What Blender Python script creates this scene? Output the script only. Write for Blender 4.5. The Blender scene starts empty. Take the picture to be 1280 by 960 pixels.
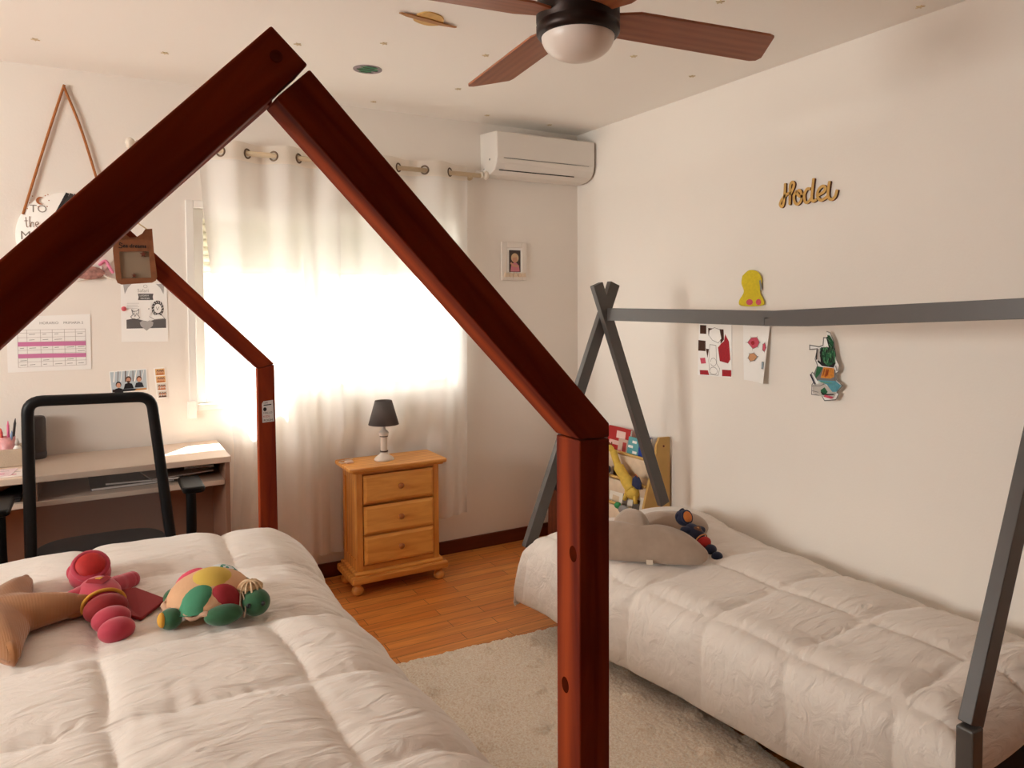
import bpy, bmesh, math, random
from mathutils import Vector, Matrix, noise, Euler
random.seed(7)
C = bpy.context.scene.collection
SC = bpy.context.scene
R = math.radians
PI = math.pi

# ------------------------------------------------------------------ camera
cam_d = bpy.data.cameras.new('camera')
cam = bpy.data.objects.new('camera', cam_d)
C.objects.link(cam)
cam_d.sensor_fit = 'HORIZONTAL'
cam_d.sensor_width = 36.0
cam_d.lens = 36.0 * 912.1 / 1280.0
cam_d.shift_y = (411.5 - 480.0) / 1280.0
cam_d.clip_start = 0.02
yaw, pitch, roll = R(29.716), R(2.209), R(0.315)
fw = Vector((math.sin(yaw) * math.cos(pitch), math.cos(yaw) * math.cos(pitch), -math.sin(pitch)))
rt = Vector((math.cos(yaw), -math.sin(yaw), 0))
dn = fw.cross(rt)
rt2 = rt * math.cos(roll) + dn * math.sin(roll)
dn2 = fw.cross(rt2)
m = Matrix((rt2, -dn2, -fw)).transposed().to_4x4()
m.translation = Vector((0, 0, 1.463))
cam.matrix_world = m
SC.camera = cam

# ------------------------------------------------------------------ light
SKY_FRONT, FILL_SKY_LEFT = 2.8, 24.0      # sky dimmed in front, boosted on the left as added fill light
SUN_STRENGTH = 36.0
EXPOSURE = 0.68
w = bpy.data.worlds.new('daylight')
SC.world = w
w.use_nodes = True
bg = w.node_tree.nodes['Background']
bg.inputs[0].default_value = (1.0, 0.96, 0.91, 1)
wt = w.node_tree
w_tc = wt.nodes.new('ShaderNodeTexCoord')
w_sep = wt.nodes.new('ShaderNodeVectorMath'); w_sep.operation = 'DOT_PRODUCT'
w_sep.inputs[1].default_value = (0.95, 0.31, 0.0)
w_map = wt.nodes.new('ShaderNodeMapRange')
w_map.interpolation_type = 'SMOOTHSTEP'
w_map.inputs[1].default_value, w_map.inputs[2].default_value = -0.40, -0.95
w_map.inputs[3].default_value, w_map.inputs[4].default_value = SKY_FRONT, FILL_SKY_LEFT
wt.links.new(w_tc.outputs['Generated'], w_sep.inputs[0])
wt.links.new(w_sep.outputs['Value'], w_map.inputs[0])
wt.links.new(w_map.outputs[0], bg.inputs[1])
sun_d = bpy.data.lights.new('sun', 'SUN')
sun_d.energy = SUN_STRENGTH
sun_d.angle = R(0.6)
sun_d.color = (1.0, 0.95, 0.88)
sun = bpy.data.objects.new('sun', sun_d)
C.objects.link(sun)
sun.location = (2.5, 7, 6)
sun.rotation_euler = Vector((-0.40, -0.56, -1.0)).to_track_quat('-Z', 'Y').to_euler()
por_d = bpy.data.lights.new('window_portal', 'AREA')
por_d.shape = 'RECTANGLE'
por_d.size, por_d.size_y = 1.42, 1.02
por_d.cycles.is_portal = True
por = bpy.data.objects.new('window_portal', por_d)
C.objects.link(por)
por.location = (1.105, 4.06, 1.45)
por.rotation_euler = (R(-90), 0, 0)
por_d2 = bpy.data.lights.new('fill_window_portal', 'AREA')
por_d2.shape = 'RECTANGLE'
por_d2.size, por_d2.size_y = 1.05, 1.3
por_d2.cycles.is_portal = True
por2 = bpy.data.objects.new('fill_window_portal', por_d2)
C.objects.link(por2)
por2.location = (-3.12, 2.0, 1.675)
por2.rotation_euler = (0, R(-90), 0)
vs = SC.view_settings
vs.view_transform = 'Standard'
vs.look = 'None'
vs.exposure = EXPOSURE
vs.gamma = 1.0
vs.use_curve_mapping = False
SC.cycles.max_bounces = 10
SC.cycles.diffuse_bounces = 6
SC.cycles.transparent_max_bounces = 16
SC.cycles.sample_clamp_indirect = 6.0

# ------------------------------------------------------------------ materials
MATS = {}
def srgb(c):
    return tuple(((v / 255) / 12.92 if v / 255 <= 0.04045 else ((v / 255 + 0.055) / 1.055) ** 2.4) for v in c)
def mat(name, col, rough=0.6, var=0.0, vscale=8.0, bump=0.0, bscale=60.0, metal=0.0, sheen=0.0, spec=0.5, coat=0.0):
    """principled material with optional procedural colour variation and bump; col is sRGB 0-255"""
    if name in MATS: return MATS[name]
    M = bpy.data.materials.new(name)
    M.use_nodes = True
    nt = M.node_tree
    b = nt.nodes['Principled BSDF']
    c = srgb(col)
    b.inputs['Base Color'].default_value = (*c, 1)
    b.inputs['Roughness'].default_value = rough
    b.inputs['Metallic'].default_value = metal
    b.inputs['Specular IOR Level'].default_value = spec
    if sheen: b.inputs['Sheen Weight'].default_value = sheen
    if coat: b.inputs['Coat Weight'].default_value = coat
    tc = nt.nodes.new('ShaderNodeTexCoord')
    if var > 0:
        n = nt.nodes.new('ShaderNodeTexNoise')
        n.inputs['Scale'].default_value = vscale
        n.inputs['Detail'].default_value = 6
        nt.links.new(tc.outputs['Object'], n.inputs['Vector'])
        r = nt.nodes.new('ShaderNodeValToRGB')
        r.color_ramp.elements[0].position = 0.3
        r.color_ramp.elements[1].position = 0.7
        r.color_ramp.elements[0].color = (*[v * (1 - var) for v in c], 1)
        r.color_ramp.elements[1].color = (*[min(1, v * (1 + var)) for v in c], 1)
        nt.links.new(n.outputs['Fac'], r.inputs['Fac'])
        nt.links.new(r.outputs['Color'], b.inputs['Base Color'])
    if bump > 0:
        n2 = nt.nodes.new('ShaderNodeTexNoise')
        n2.inputs['Scale'].default_value = bscale
        n2.inputs['Detail'].default_value = 4
        nt.links.new(tc.outputs['Object'], n2.inputs['Vector'])
        bp = nt.nodes.new('ShaderNodeBump')
        bp.inputs['Strength'].default_value = bump
        bp.inputs['Distance'].default_value = 0.01
        nt.links.new(n2.outputs['Fac'], bp.inputs['Height'])
        nt.links.new(bp.outputs['Normal'], b.inputs['Normal'])
    MATS[name] = M
    return M

def wood(name, dark, light, scale=(1.2, 14, 14), rough=0.45, spec=0.4, coat=0.0):
    """wood with its grain along the object's local X"""
    if name in MATS: return MATS[name]
    M = bpy.data.materials.new(name); M.use_nodes = True
    nt = M.node_tree; b = nt.nodes['Principled BSDF']
    b.inputs['Roughness'].default_value = rough
    b.inputs['Specular IOR Level'].default_value = spec
    if coat:
        b.inputs['Coat Weight'].default_value = coat
        b.inputs['Coat Roughness'].default_value = 0.25
    tc = nt.nodes.new('ShaderNodeTexCoord')
    mp = nt.nodes.new('ShaderNodeMapping')
    mp.inputs['Scale'].default_value = scale
    nt.links.new(tc.outputs['Object'], mp.inputs['Vector'])
    n = nt.nodes.new('ShaderNodeTexNoise')
    n.inputs['Scale'].default_value = 2.2; n.inputs['Detail'].default_value = 5; n.inputs['Distortion'].default_value = 0.9
    nt.links.new(mp.outputs['Vector'], n.inputs['Vector'])
    wv = nt.nodes.new('ShaderNodeTexWave')
    wv.wave_type = 'BANDS'; wv.bands_direction = 'Y'
    wv.inputs['Scale'].default_value = 0.55; wv.inputs['Distortion'].default_value = 5.0
    wv.inputs['Detail'].default_value = 3; wv.inputs['Detail Scale'].default_value = 0.8
    nt.links.new(mp.outputs['Vector'], wv.inputs['Vector'])
    mx = nt.nodes.new('ShaderNodeMix'); mx.data_type = 'FLOAT'
    mx.inputs[0].default_value = 0.28
    nt.links.new(n.outputs['Fac'], mx.inputs[2]); nt.links.new(wv.outputs['Fac'], mx.inputs[3])
    r = nt.nodes.new('ShaderNodeValToRGB')
    r.color_ramp.elements[0].position = 0.25; r.color_ramp.elements[1].position = 0.72
    r.color_ramp.elements[0].color = (*srgb(dark), 1); r.color_ramp.elements[1].color = (*srgb(light), 1)
    nt.links.new(mx.outputs[0], r.inputs['Fac'])
    nt.links.new(r.outputs['Color'], b.inputs['Base Color'])
    bp = nt.nodes.new('ShaderNodeBump'); bp.inputs['Strength'].default_value = 0.12; bp.inputs['Distance'].default_value = 0.004
    nt.links.new(mx.outputs[0], bp.inputs['Height']); nt.links.new(bp.outputs['Normal'], b.inputs['Normal'])
    MATS[name] = M
    return M

def sheer(name, col, transp, transl, dots=False):
    """thin cloth that lets light and view through"""
    if name in MATS: return MATS[name]
    M = bpy.data.materials.new(name); M.use_nodes = True
    nt = M.node_tree; nt.nodes.remove(nt.nodes['Principled BSDF'])
    out = nt.nodes['Material Output']
    c = (*srgb(col), 1)
    d = nt.nodes.new('ShaderNodeBsdfDiffuse'); d.inputs[0].default_value = c
    t = nt.nodes.new('ShaderNodeBsdfTranslucent'); t.inputs[0].default_value = c
    tr = nt.nodes.new('ShaderNodeBsdfTransparent')
    m1 = nt.nodes.new('ShaderNodeMixShader'); m1.inputs[0].default_value = transl
    nt.links.new(d.outputs[0], m1.inputs[1]); nt.links.new(t.outputs[0], m1.inputs[2])
    m2 = nt.nodes.new('ShaderNodeMixShader')
    nt.links.new(m1.outputs[0], m2.inputs[1]); nt.links.new(tr.outputs[0], m2.inputs[2])
    m2.inputs[0].default_value = transp
    if dots:
        tc = nt.nodes.new('ShaderNodeTexCoord')
        v = nt.nodes.new('ShaderNodeTexVoronoi'); v.inputs['Scale'].default_value = 95; v.inputs['Randomness'].default_value = 0.0
        nt.links.new(tc.outputs['Object'], v.inputs['Vector'])
        mr = nt.nodes.new('ShaderNodeMapRange')
        mr.inputs[1].default_value = 0.2; mr.inputs[2].default_value = 0.5
        mr.inputs[3].default_value = transp - 0.05; mr.inputs[4].default_value = transp + 0.02
        nt.links.new(v.outputs['Distance'], mr.inputs[0]); nt.links.new(mr.outputs[0], m2.inputs[0])
    nt.links.new(m2.outputs[0], out.inputs[0])
    MATS[name] = M
    return M

def glass_mat():
    if 'window_glass' in MATS: return MATS['window_glass']
    M = bpy.data.materials.new('window_glass'); M.use_nodes = True
    nt = M.node_tree; nt.nodes.remove(nt.nodes['Principled BSDF'])
    g = nt.nodes.new('ShaderNodeBsdfGlossy'); g.inputs['Roughness'].default_value = 0.02
    t = nt.nodes.new('ShaderNodeBsdfTransparent'); t.inputs[0].default_value = (0.96, 0.98, 0.98, 1)
    mx = nt.nodes.new('ShaderNodeMixShader'); mx.inputs[0].default_value = 0.05
    nt.links.new(t.outputs[0], mx.inputs[1]); nt.links.new(g.outputs[0], mx.inputs[2])
    nt.links.new(mx.outputs[0], nt.nodes['Material Output'].inputs[0])
    MATS['window_glass'] = M
    return M

def floor_mat():
    M = bpy.data.materials.new('wood_floor'); M.use_nodes = True
    nt = M.node_tree; b = nt.nodes['Principled BSDF']
    tc = nt.nodes.new('ShaderNodeTexCoord')
    br = nt.nodes.new('ShaderNodeTexBrick')
    br.offset = 0.37; br.squash = 1.0
    br.inputs['Scale'].default_value = 1.0
    br.inputs['Brick Width'].default_value = 0.52; br.inputs['Row Height'].default_value = 0.07
    br.inputs['Mortar Size'].default_value = 0.0012; br.inputs['Bias'].default_value = 0.0
    br.inputs['Color1'].default_value = (*srgb((232, 156, 80)), 1)
    br.inputs['Color2'].default_value = (*srgb((212, 128, 58)), 1)
    br.inputs['Mortar'].default_value = (*srgb((84, 38, 14)), 1)
    nt.links.new(tc.outputs['Object'], br.inputs['Vector'])
    mp = nt.nodes.new('ShaderNodeMapping'); mp.inputs['Scale'].default_value = (1.5, 22, 1)
    nt.links.new(tc.outputs['Object'], mp.inputs['Vector'])
    n = nt.nodes.new('ShaderNodeTexNoise'); n.inputs['Scale'].default_value = 2.0; n.inputs['Detail'].default_value = 6; n.inputs['Distortion'].default_value = 0.8
    nt.links.new(mp.outputs['Vector'], n.inputs['Vector'])
    r = nt.nodes.new('ShaderNodeValToRGB')
    r.color_ramp.elements[0].position = 0.3; r.color_ramp.elements[1].position = 0.75
    r.color_ramp.elements[0].color = (0.76, 0.70, 0.66, 1); r.color_ramp.elements[1].color = (1.15, 1.15, 1.15, 1)
    nt.links.new(n.outputs['Fac'], r.inputs['Fac'])
    mu = nt.nodes.new('ShaderNodeMix'); mu.data_type = 'RGBA'; mu.blend_type = 'MULTIPLY'; mu.inputs[0].default_value = 1.0
    nt.links.new(br.outputs['Color'], mu.inputs[6]); nt.links.new(r.outputs['Color'], mu.inputs[7])
    nt.links.new(mu.outputs[2], b.inputs['Base Color'])
    b.inputs['Roughness'].default_value = 0.32
    b.inputs['Coat Weight'].default_value = 0.15
    return M

def rug_mat():
    M = bpy.data.materials.new('shaggy_rug'); M.use_nodes = True
    nt = M.node_tree; b = nt.nodes['Principled BSDF']
    tc = nt.nodes.new('ShaderNodeTexCoord')
    n = nt.nodes.new('ShaderNodeTexNoise'); n.inputs['Scale'].default_value = 130; n.inputs['Detail'].default_value = 5; n.inputs['Roughness'].default_value = 0.7
    nt.links.new(tc.outputs['Object'], n.inputs['Vector'])
    r = nt.nodes.new('ShaderNodeValToRGB')
    r.color_ramp.elements[0].position = 0.34; r.color_ramp.elements[1].position = 0.62
    r.color_ramp.elements[0].color = (*srgb((226, 202, 174)), 1); r.color_ramp.elements[1].color = (*srgb((255, 248, 234)), 1)
    nt.links.new(n.outputs['Fac'], r.inputs['Fac']); nt.links.new(r.outputs['Color'], b.inputs['Base Color'])
    bp = nt.nodes.new('ShaderNodeBump'); bp.inputs['Strength'].default_value = 0.5; bp.inputs['Distance'].default_value = 0.01
    nt.links.new(n.outputs['Fac'], bp.inputs['Height']); nt.links.new(bp.outputs['Normal'], b.inputs['Normal'])
    b.inputs['Roughness'].default_value = 0.95
    b.inputs['Sheen Weight'].default_value = 0.3
    return M

def duvet_mat(name, col):
    M = bpy.data.materials.new(name); M.use_nodes = True
    nt = M.node_tree; b = nt.nodes['Principled BSDF']
    b.inputs['Base Color'].default_value = (*srgb(col), 1)
    b.inputs['Roughness'].default_value = 0.85
    b.inputs['Sheen Weight'].default_value = 0.25
    tc = nt.nodes.new('ShaderNodeTexCoord')
    mp = nt.nodes.new('ShaderNodeMapping'); mp.inputs['Scale'].default_value = (7, 22, 16); mp.inputs['Rotation'].default_value = (0, 0, R(18))
    nt.links.new(tc.outputs['Object'], mp.inputs['Vector'])
    n = nt.nodes.new('ShaderNodeTexNoise'); n.inputs['Scale'].default_value = 1.0; n.inputs['Detail'].default_value = 4; n.inputs['Distortion'].default_value = 1.2
    nt.links.new(mp.outputs['Vector'], n.inputs['Vector'])
    n2 = nt.nodes.new('ShaderNodeTexNoise'); n2.inputs['Scale'].default_value = 420
    nt.links.new(tc.outputs['Object'], n2.inputs['Vector'])
    bp = nt.nodes.new('ShaderNodeBump'); bp.inputs['Strength'].default_value = 0.6; bp.inputs['Distance'].default_value = 0.02
    nt.links.new(n.outputs['Fac'], bp.inputs['Height'])
    bp2 = nt.nodes.new('ShaderNodeBump'); bp2.inputs['Strength'].default_value = 0.05; bp2.inputs['Distance'].default_value = 0.002
    nt.links.new(n2.outputs['Fac'], bp2.inputs['Height']); nt.links.new(bp.outputs['Normal'], bp2.inputs['Normal'])
    nt.links.new(bp2.outputs['Normal'], b.inputs['Normal'])
    return M

def ribbed(name, col, scale=180, axis='X', bump=0.5):
    """corduroy / knitted cloth"""
    if name in MATS: return MATS[name]
    M = mat(name, col, 0.9, var=0.08, vscale=20, sheen=0.4)
    nt = M.node_tree; b = nt.nodes['Principled BSDF']
    tc = nt.nodes.new('ShaderNodeTexCoord')
    wv = nt.nodes.new('ShaderNodeTexWave'); wv.bands_direction = axis; wv.inputs['Scale'].default_value = scale; wv.inputs['Distortion'].default_value = 0.4
    nt.links.new(tc.outputs['Object'], wv.inputs['Vector'])
    bp = nt.nodes.new('ShaderNodeBump'); bp.inputs['Strength'].default_value = bump; bp.inputs['Distance'].default_value = 0.003
    nt.links.new(wv.outputs['Fac'], bp.inputs['Height']); nt.links.new(bp.outputs['Normal'], b.inputs['Normal'])
    return M

WALL = mat('wall_paint', (238, 230, 221), 0.85, var=0.015, vscale=1.5, bump=0.06, bscale=120)
CEIL = mat('ceiling_paint', (248, 244, 238), 0.9)
WHITE = mat('white_paint', (236, 230, 222), 0.45)
PVC = mat('white_window_plastic', (240, 236, 230), 0.35)
PAPER = mat('white_paper', (247, 244, 240), 0.8)
BLACK = mat('black_plastic', (14, 14, 15), 0.45)
INK = mat('black_ink', (30, 28, 28), 0.8)
GREYINK = mat('grey_ink', (120, 116, 114), 0.8)

# ------------------------------------------------------------------ mesh builder
class MB:
    def __init__(s): s.v = []; s.f = []; s.m = []; s.sm = []
    def add(s, vs, fs, mi=0, smooth=False):
        o = len(s.v); s.v += [Vector(v) for v in vs]
        for f in fs: s.f.append([i + o for i in f]); s.m.append(mi); s.sm.append(smooth)
    def box(s, c, d, mi=0, rot=None):
        hx, hy, hz = d[0] / 2, d[1] / 2, d[2] / 2
        vs = [Vector((x, y, z)) for x in (-hx, hx) for y in (-hy, hy) for z in (-hz, hz)]
        if rot: vs = [rot @ v for v in vs]
        vs = [v + Vector(c) for v in vs]
        s.add(vs, [(0, 1, 3, 2), (4, 6, 7, 5), (0, 4, 5, 1), (2, 3, 7, 6), (0, 2, 6, 4), (1, 5, 7, 3)], mi)
    def span(s, a, b, mi=0):
        s.box([(a[i] + b[i]) / 2 for i in range(3)], [abs(b[i] - a[i]) for i in range(3)], mi)
    def prism(s, pts, ext, mi=0):
        """polygon of 3D points extruded by vector ext"""
        n = len(pts); P = [Vector(p) for p in pts]; e = Vector(ext)
        nr = Vector()
        for i in range(n):
            nr += (P[i] - P[0]).cross(P[(i + 1) % n] - P[0])
        if nr.dot(e) > 0: P = P[::-1]
        s.add(P + [p + e for p in P], [list(range(n)), list(range(2 * n - 1, n - 1, -1))] + [(i, i + n, (i + 1) % n + n, (i + 1) % n) for i in range(n)], mi)
    def tube(s, pts, r, seg=10, mi=0, cap=True, flat=1.0, up=None):
        P = [Vector(p) for p in pts]; n = len(P)
        rr = r if isinstance(r, (list, tuple)) else [r] * n
        vs = []; fs = []; ref = None
        for i in range(n):
            t = (P[min(i + 1, n - 1)] - P[max(i - 1, 0)]).normalized()
            if up is not None: b = Vector(up)
            else: b = ref if ref is not None else (Vector((0, 0, 1)) if abs(t.z) < .9 else Vector((1, 0, 0)))
            a = t.cross(b).normalized(); b2 = a.cross(t).normalized(); ref = b2
            for k in range(seg):
                an = 2 * PI * k / seg
                vs.append(P[i] + (a * math.cos(an) + b2 * math.sin(an) * flat) * rr[i])
        for i in range(n - 1):
            for k in range(seg):
                fs.append((i * seg + k, i * seg + (k + 1) % seg, (i + 1) * seg + (k + 1) % seg, (i + 1) * seg + k))
        if cap: fs += [list(range(seg))[::-1], list(range((n - 1) * seg, n * seg))]
        s.add(vs, fs, mi, True)
    def torus(s, c, Rr, r, axis=(0, 0, 1), seg=24, mi=0):
        q = Vector((0, 0, 1)).rotation_difference(Vector(axis))
        vs = []; fs = []; k2 = 8
        for i in range(seg):
            a = 2 * PI * i / seg
            for j in range(k2):
                b = 2 * PI * j / k2
                vs.append(q @ Vector(((Rr + r * math.cos(b)) * math.cos(a), (Rr + r * math.cos(b)) * math.sin(a), r * math.sin(b))) + Vector(c))
        for i in range(seg):
            for j in range(k2):
                fs.append((i * k2 + j, ((i + 1) % seg) * k2 + j, ((i + 1) % seg) * k2 + (j + 1) % k2, i * k2 + (j + 1) % k2))
        s.add(vs, fs, mi, True)
    def lathe(s, prof, c=(0, 0, 0), seg=28, mi=0, axis=(0, 0, 1)):
        q = Vector((0, 0, 1)).rotation_difference(Vector(axis))
        vs = []; fs = []; n = len(prof)
        for r, z in prof:
            for k in range(seg):
                a = 2 * PI * k / seg
                vs.append(q @ Vector((r * math.cos(a), r * math.sin(a), z)) + Vector(c))
        for i in range(n - 1):
            for k in range(seg):
                fs.append((i * seg + k, i * seg + (k + 1) % seg, (i + 1) * seg + (k + 1) % seg, (i + 1) * seg + k))
        if prof[0][0] > 1e-5: fs.append(list(range(seg))[::-1])
        if prof[-1][0] > 1e-5: fs.append(list(range((n - 1) * seg, n * seg)))
        s.add(vs, fs, mi, True)
    def ball(s, c, rad, rot=None, mi=0, u=24, v=14, squash=None):
        vs = []; fs = []
        for i in range(v + 1):
            th = PI * i / v
            for k in range(u):
                ph = 2 * PI * k / u
                p = Vector((math.sin(th) * math.cos(ph) * rad[0], math.sin(th) * math.sin(ph) * rad[1], math.cos(th) * rad[2]))
                if squash: p = squash(p)
                if rot: p = rot @ p
                vs.append(p + Vector(c))
        for i in range(v):
            for k in range(u):
                fs.append((i * u + k, (i + 1) * u + k, (i + 1) * u + (k + 1) % u, i * u + (k + 1) % u))
        s.add(vs, fs, mi, True)
    def grid(s, fn, nu, nv, mi=0, smooth=True, matfn=None):
        vs = [fn(i / nu, j / nv) for i in range(nu + 1) for j in range(nv + 1)]
        o = len(s.v); s.v += [Vector(v) for v in vs]
        for i in range(nu):
            for j in range(nv):
                a = i * (nv + 1) + j
                s.f.append([o + a, o + a + nv + 1, o + a + nv + 2, o + a + 1]); s.sm.append(smooth)
                s.m.append(matfn((i + .5) / nu, (j + .5) / nv) if matfn else mi)
    def puffy(s, outline, T, fr, p=0.5, rings=10, mi=0, zflat=0.35, center=None):
        """pillow-like body over a star-shaped outline; fr maps (x,y,z) local to 3D"""
        n = len(outline)
        cx = center[0] if center else sum(q[0] for q in outline) / n
        cy = center[1] if center else sum(q[1] for q in outline) / n
        vs = []; fs = []
        for side in (1, -zflat):
            for k in range(rings + 1):
                r = math.sin(PI / 2 * k / rings)
                h = T * (1 - r * r) ** p
                for x, y in outline:
                    vs.append(fr(cx + (x - cx) * r, cy + (y - cy) * r, h * side))
        N = (rings + 1) * n
        for k in range(rings):
            for i in range(n):
                j = (i + 1) % n
                fs.append((k * n + i, (k + 1) * n + i, (k + 1) * n + j, k * n + j))
                fs.append((N + k * n + i, N + k * n + j, N + (k + 1) * n + j, N + (k + 1) * n + i))
        s.add(vs, fs, mi, True)
    def build(s, name, mats, parent=None, origin=None, rot=None, bevel=0.0, sub=0, weld=False, angle=40):
        if not isinstance(mats, (list, tuple)): mats = [mats]
        o0 = Vector(origin) if origin is not None else (parent.matrix_basis.translation.copy() if parent else Vector())
        if parent and parent.parent: pass
        F = Matrix.Translation(o0) @ (rot.to_4x4() if rot else Matrix())
        Fi = F.inverted()
        me = bpy.data.meshes.new(name)
        me.from_pydata([tuple(Fi @ v) for v in s.v], [], s.f)
        for mm in mats: me.materials.append(mm)
        for p, mi, sm in zip(me.polygons, s.m, s.sm): p.material_index = mi; p.use_smooth = sm
        if weld:
            bm = bmesh.new(); bm.from_mesh(me); bmesh.ops.remove_doubles(bm, verts=bm.verts, dist=1e-5)
            bm.to_mesh(me); bm.free()
        me.validate(); me.update()
        o = bpy.data.objects.new(name, me)
        C.objects.link(o)
        if parent:
            o.parent = parent
            pw = WM[parent.name]
            o.matrix_basis = pw.inverted() @ F
        else:
            o.matrix_basis = F
        WM[o.name] = F
        if bevel > 0:
            b = o.modifiers.new('bevel', 'BEVEL'); b.width = bevel; b.segments = 2; b.limit_method = 'ANGLE'; b.angle_limit = R(angle)
        if sub:
            b = o.modifiers.new('subdivision', 'SUBSURF'); b.levels = sub; b.render_levels = sub
        return o
WM = {}
def tag(o, label, cat, group=None):
    o['label'] = label; o['category'] = cat
    if group: o['group'] = group
    return o
def thing(name, label, cat, loc, group=None):
    o = bpy.data.objects.new(name, None)
    o.empty_display_size = 0.05
    C.objects.link(o)
    o.location = loc
    WM[o.name] = Matrix.Translation(Vector(loc))
    return tag(o, label, cat, group)
def struct(o):
    o['kind'] = 'structure'; return o
def spline(pts, n=8):
    """Catmull-Rom through points"""
    P = [Vector(p) for p in pts]; out = []
    for i in range(len(P) - 1):
        p0, p1, p2, p3 = P[max(i - 1, 0)], P[i], P[i + 1], P[min(i + 2, len(P) - 1)]
        for k in range(n):
            t = k / n
            out.append(0.5 * ((2 * p1) + (p2 - p0) * t + (2 * p0 - 5 * p1 + 4 * p2 - p3) * t * t + (3 * p1 - p0 - 3 * p2 + p3) * t ** 3))
    out.append(P[-1]); return out
def ngon(cx, cy, rx, ry, n=20, a0=0.0):
    return [(cx + rx * math.cos(a0 + 2 * PI * k / n), cy + ry * math.sin(a0 + 2 * PI * k / n)) for k in range(n)]
def star2(cx, cy, r, n=5, inner=0.42, a0=PI / 2):
    return [(cx + (r if k % 2 == 0 else r * inner) * math.cos(a0 + PI * k / n), cy + (r if k % 2 == 0 else r * inner) * math.sin(a0 + PI * k / n)) for k in range(2 * n)]
def text_geo(body, size):
    cu = bpy.data.curves.new('lettering', 'FONT')
    cu.body = body; cu.size = size; cu.resolution_u = 3
    ob = bpy.data.objects.new('lettering', cu)
    me = bpy.data.meshes.new_from_object(ob)
    vs = [(v.co.x, v.co.y) for v in me.vertices]; fs = [list(p.vertices) for p in me.polygons]
    bpy.data.objects.remove(ob); bpy.data.curves.remove(cu); bpy.data.meshes.remove(me)
    return vs, fs

XR, YB, XL, YF, H = 2.66, 3.82, -3.0, -2.4, 2.5
class Art(MB):
    """flat picture on a wall: plane 'back' uses (x,z), 'right' uses (y,z); d = distance from the wall"""
    def __init__(s, plane, d0=0.001, curl=None):
        super().__init__(); s.p = plane; s.d0 = d0; s.curl = curl; s.lv = 0
    def pt(s, a, b, d):
        if s.curl: d = d + s.curl(a, b)
        if s.p == 'back': return Vector((a, YB - d, b))
        if s.p == 'right': return Vector((XR - d, a, b))
        return s.p(a, b, d)
    def base(s, pts, mi=0, th=0.0015):
        n = len(pts)
        P = [s.pt(a, b, s.d0 + th) for a, b in pts]; Q = [s.pt(a, b, s.d0) for a, b in pts]
        s.add(P + Q, [list(range(n)), list(range(2 * n - 1, n - 1, -1))] + [(i, (i + 1) % n, (i + 1) % n + n, i + n) for i in range(n)], mi)
        s.top = s.d0 + th
    def poly(s, pts, mi):
        s.lv += 1
        s.add([s.pt(a, b, s.top + 0.0002 + 0.00006 * s.lv) for a, b in pts], [list(range(len(pts)))], mi)
    def line(s, pts, w, mi):
        for (a0, b0), (a1, b1) in zip(pts[:-1], pts[1:]):
            dx, dy = a1 - a0, b1 - b0; L = math.hypot(dx, dy) or 1
            nx, ny = -dy / L * w / 2, dx / L * w / 2
            ex, ey = dx / L * w * .3, dy / L * w * .3
            s.poly([(a0 + nx - ex, b0 + ny - ey), (a1 + nx + ex, b1 + ny + ey), (a1 - nx + ex, b1 - ny + ey), (a0 - nx - ex, b0 - ny - ey)], mi)
    def text(s, body, a, b, size, mi, flip=False):
        s.lv += 1
        vs, fs = text_geo(body, size)
        s.add([s.pt(a + (-x if flip else x), b + y, s.top + 0.0003 + 0.00006 * s.lv) for x, y in vs], fs, mi)

# ================================================================== SETTING
b = MB(); b.span((XL - .1, YF - .1, -0.08), (XR + .1, YB + .35, 0)); struct(b.build('floor', floor_mat()))
b = MB(); b.span((XL - .1, YF - .1, H), (XR + .1, YB + .35, H + .1)); struct(b.build('ceiling', CEIL))
b = MB(); b.span((XR, YF - .1, 0), (XR + .1, YB + .3, H)); struct(b.build('wall_right', WALL))
SY0, SY1, SZ0, SZ1 = 1.35, 2.65, 1.15, 2.2
b = MB()
b.span((XL - .1, YF - .1, 0), (XL, SY0, H)); b.span((XL - .1, SY1, 0), (XL, YB + .3, H))
b.span((XL - .1, SY0, 0), (XL, SY1, SZ0)); b.span((XL - .1, SY0, SZ1), (XL, SY1, H))
struct(b.build('wall_left', WALL))
b = MB(); b.span((1.98, YB + .5, -.5), (2.12, 5.4, 3.5)); struct(b.build('wall_sun_block', mat('white_render', (232, 228, 222), .9)))  # unseen wall added outside to keep sun off the window's right part
b = MB(); b.span((XL, YF - .1, 0), (XR, YF, H)); struct(b.build('wall_front', mat('dark_taupe_bounce_cut', (96, 78, 66), .8)))  # unseen wall behind the camera, coloured dark to cut bounce light
WX0, WX1, WZ0, WZ1 = 0.385, 1.845, 0.94, 1.955
b = MB()
b.span((XL, YB, 0), (WX0, YB + .25, H)); b.span((WX1, YB, 0), (XR, YB + .25, H))
b.span((WX0, YB, 0), (WX1, YB + .25, WZ0)); b.span((WX0, YB, WZ1), (WX1, YB + .25, H))
struct(b.build('wall_back', WALL))
BASEW = wood('baseboard_wood', (78, 28, 12), (104, 42, 18), rough=0.4)
b = MB(); b.span((XL, YB - .014, 0), (XR - .014, YB, .078)); struct(b.build('baseboard_back', BASEW, bevel=.003))
b = MB(); b.span((XR - .014, YF, 0), (XR, YB, .078)); struct(b.build('baseboard_right', BASEW, bevel=.003))
b = MB(); b.span((XL, YF, 0), (XL + .014, YB - .014, .078)); struct(b.build('baseboard_left', BASEW, bevel=.003))

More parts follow.
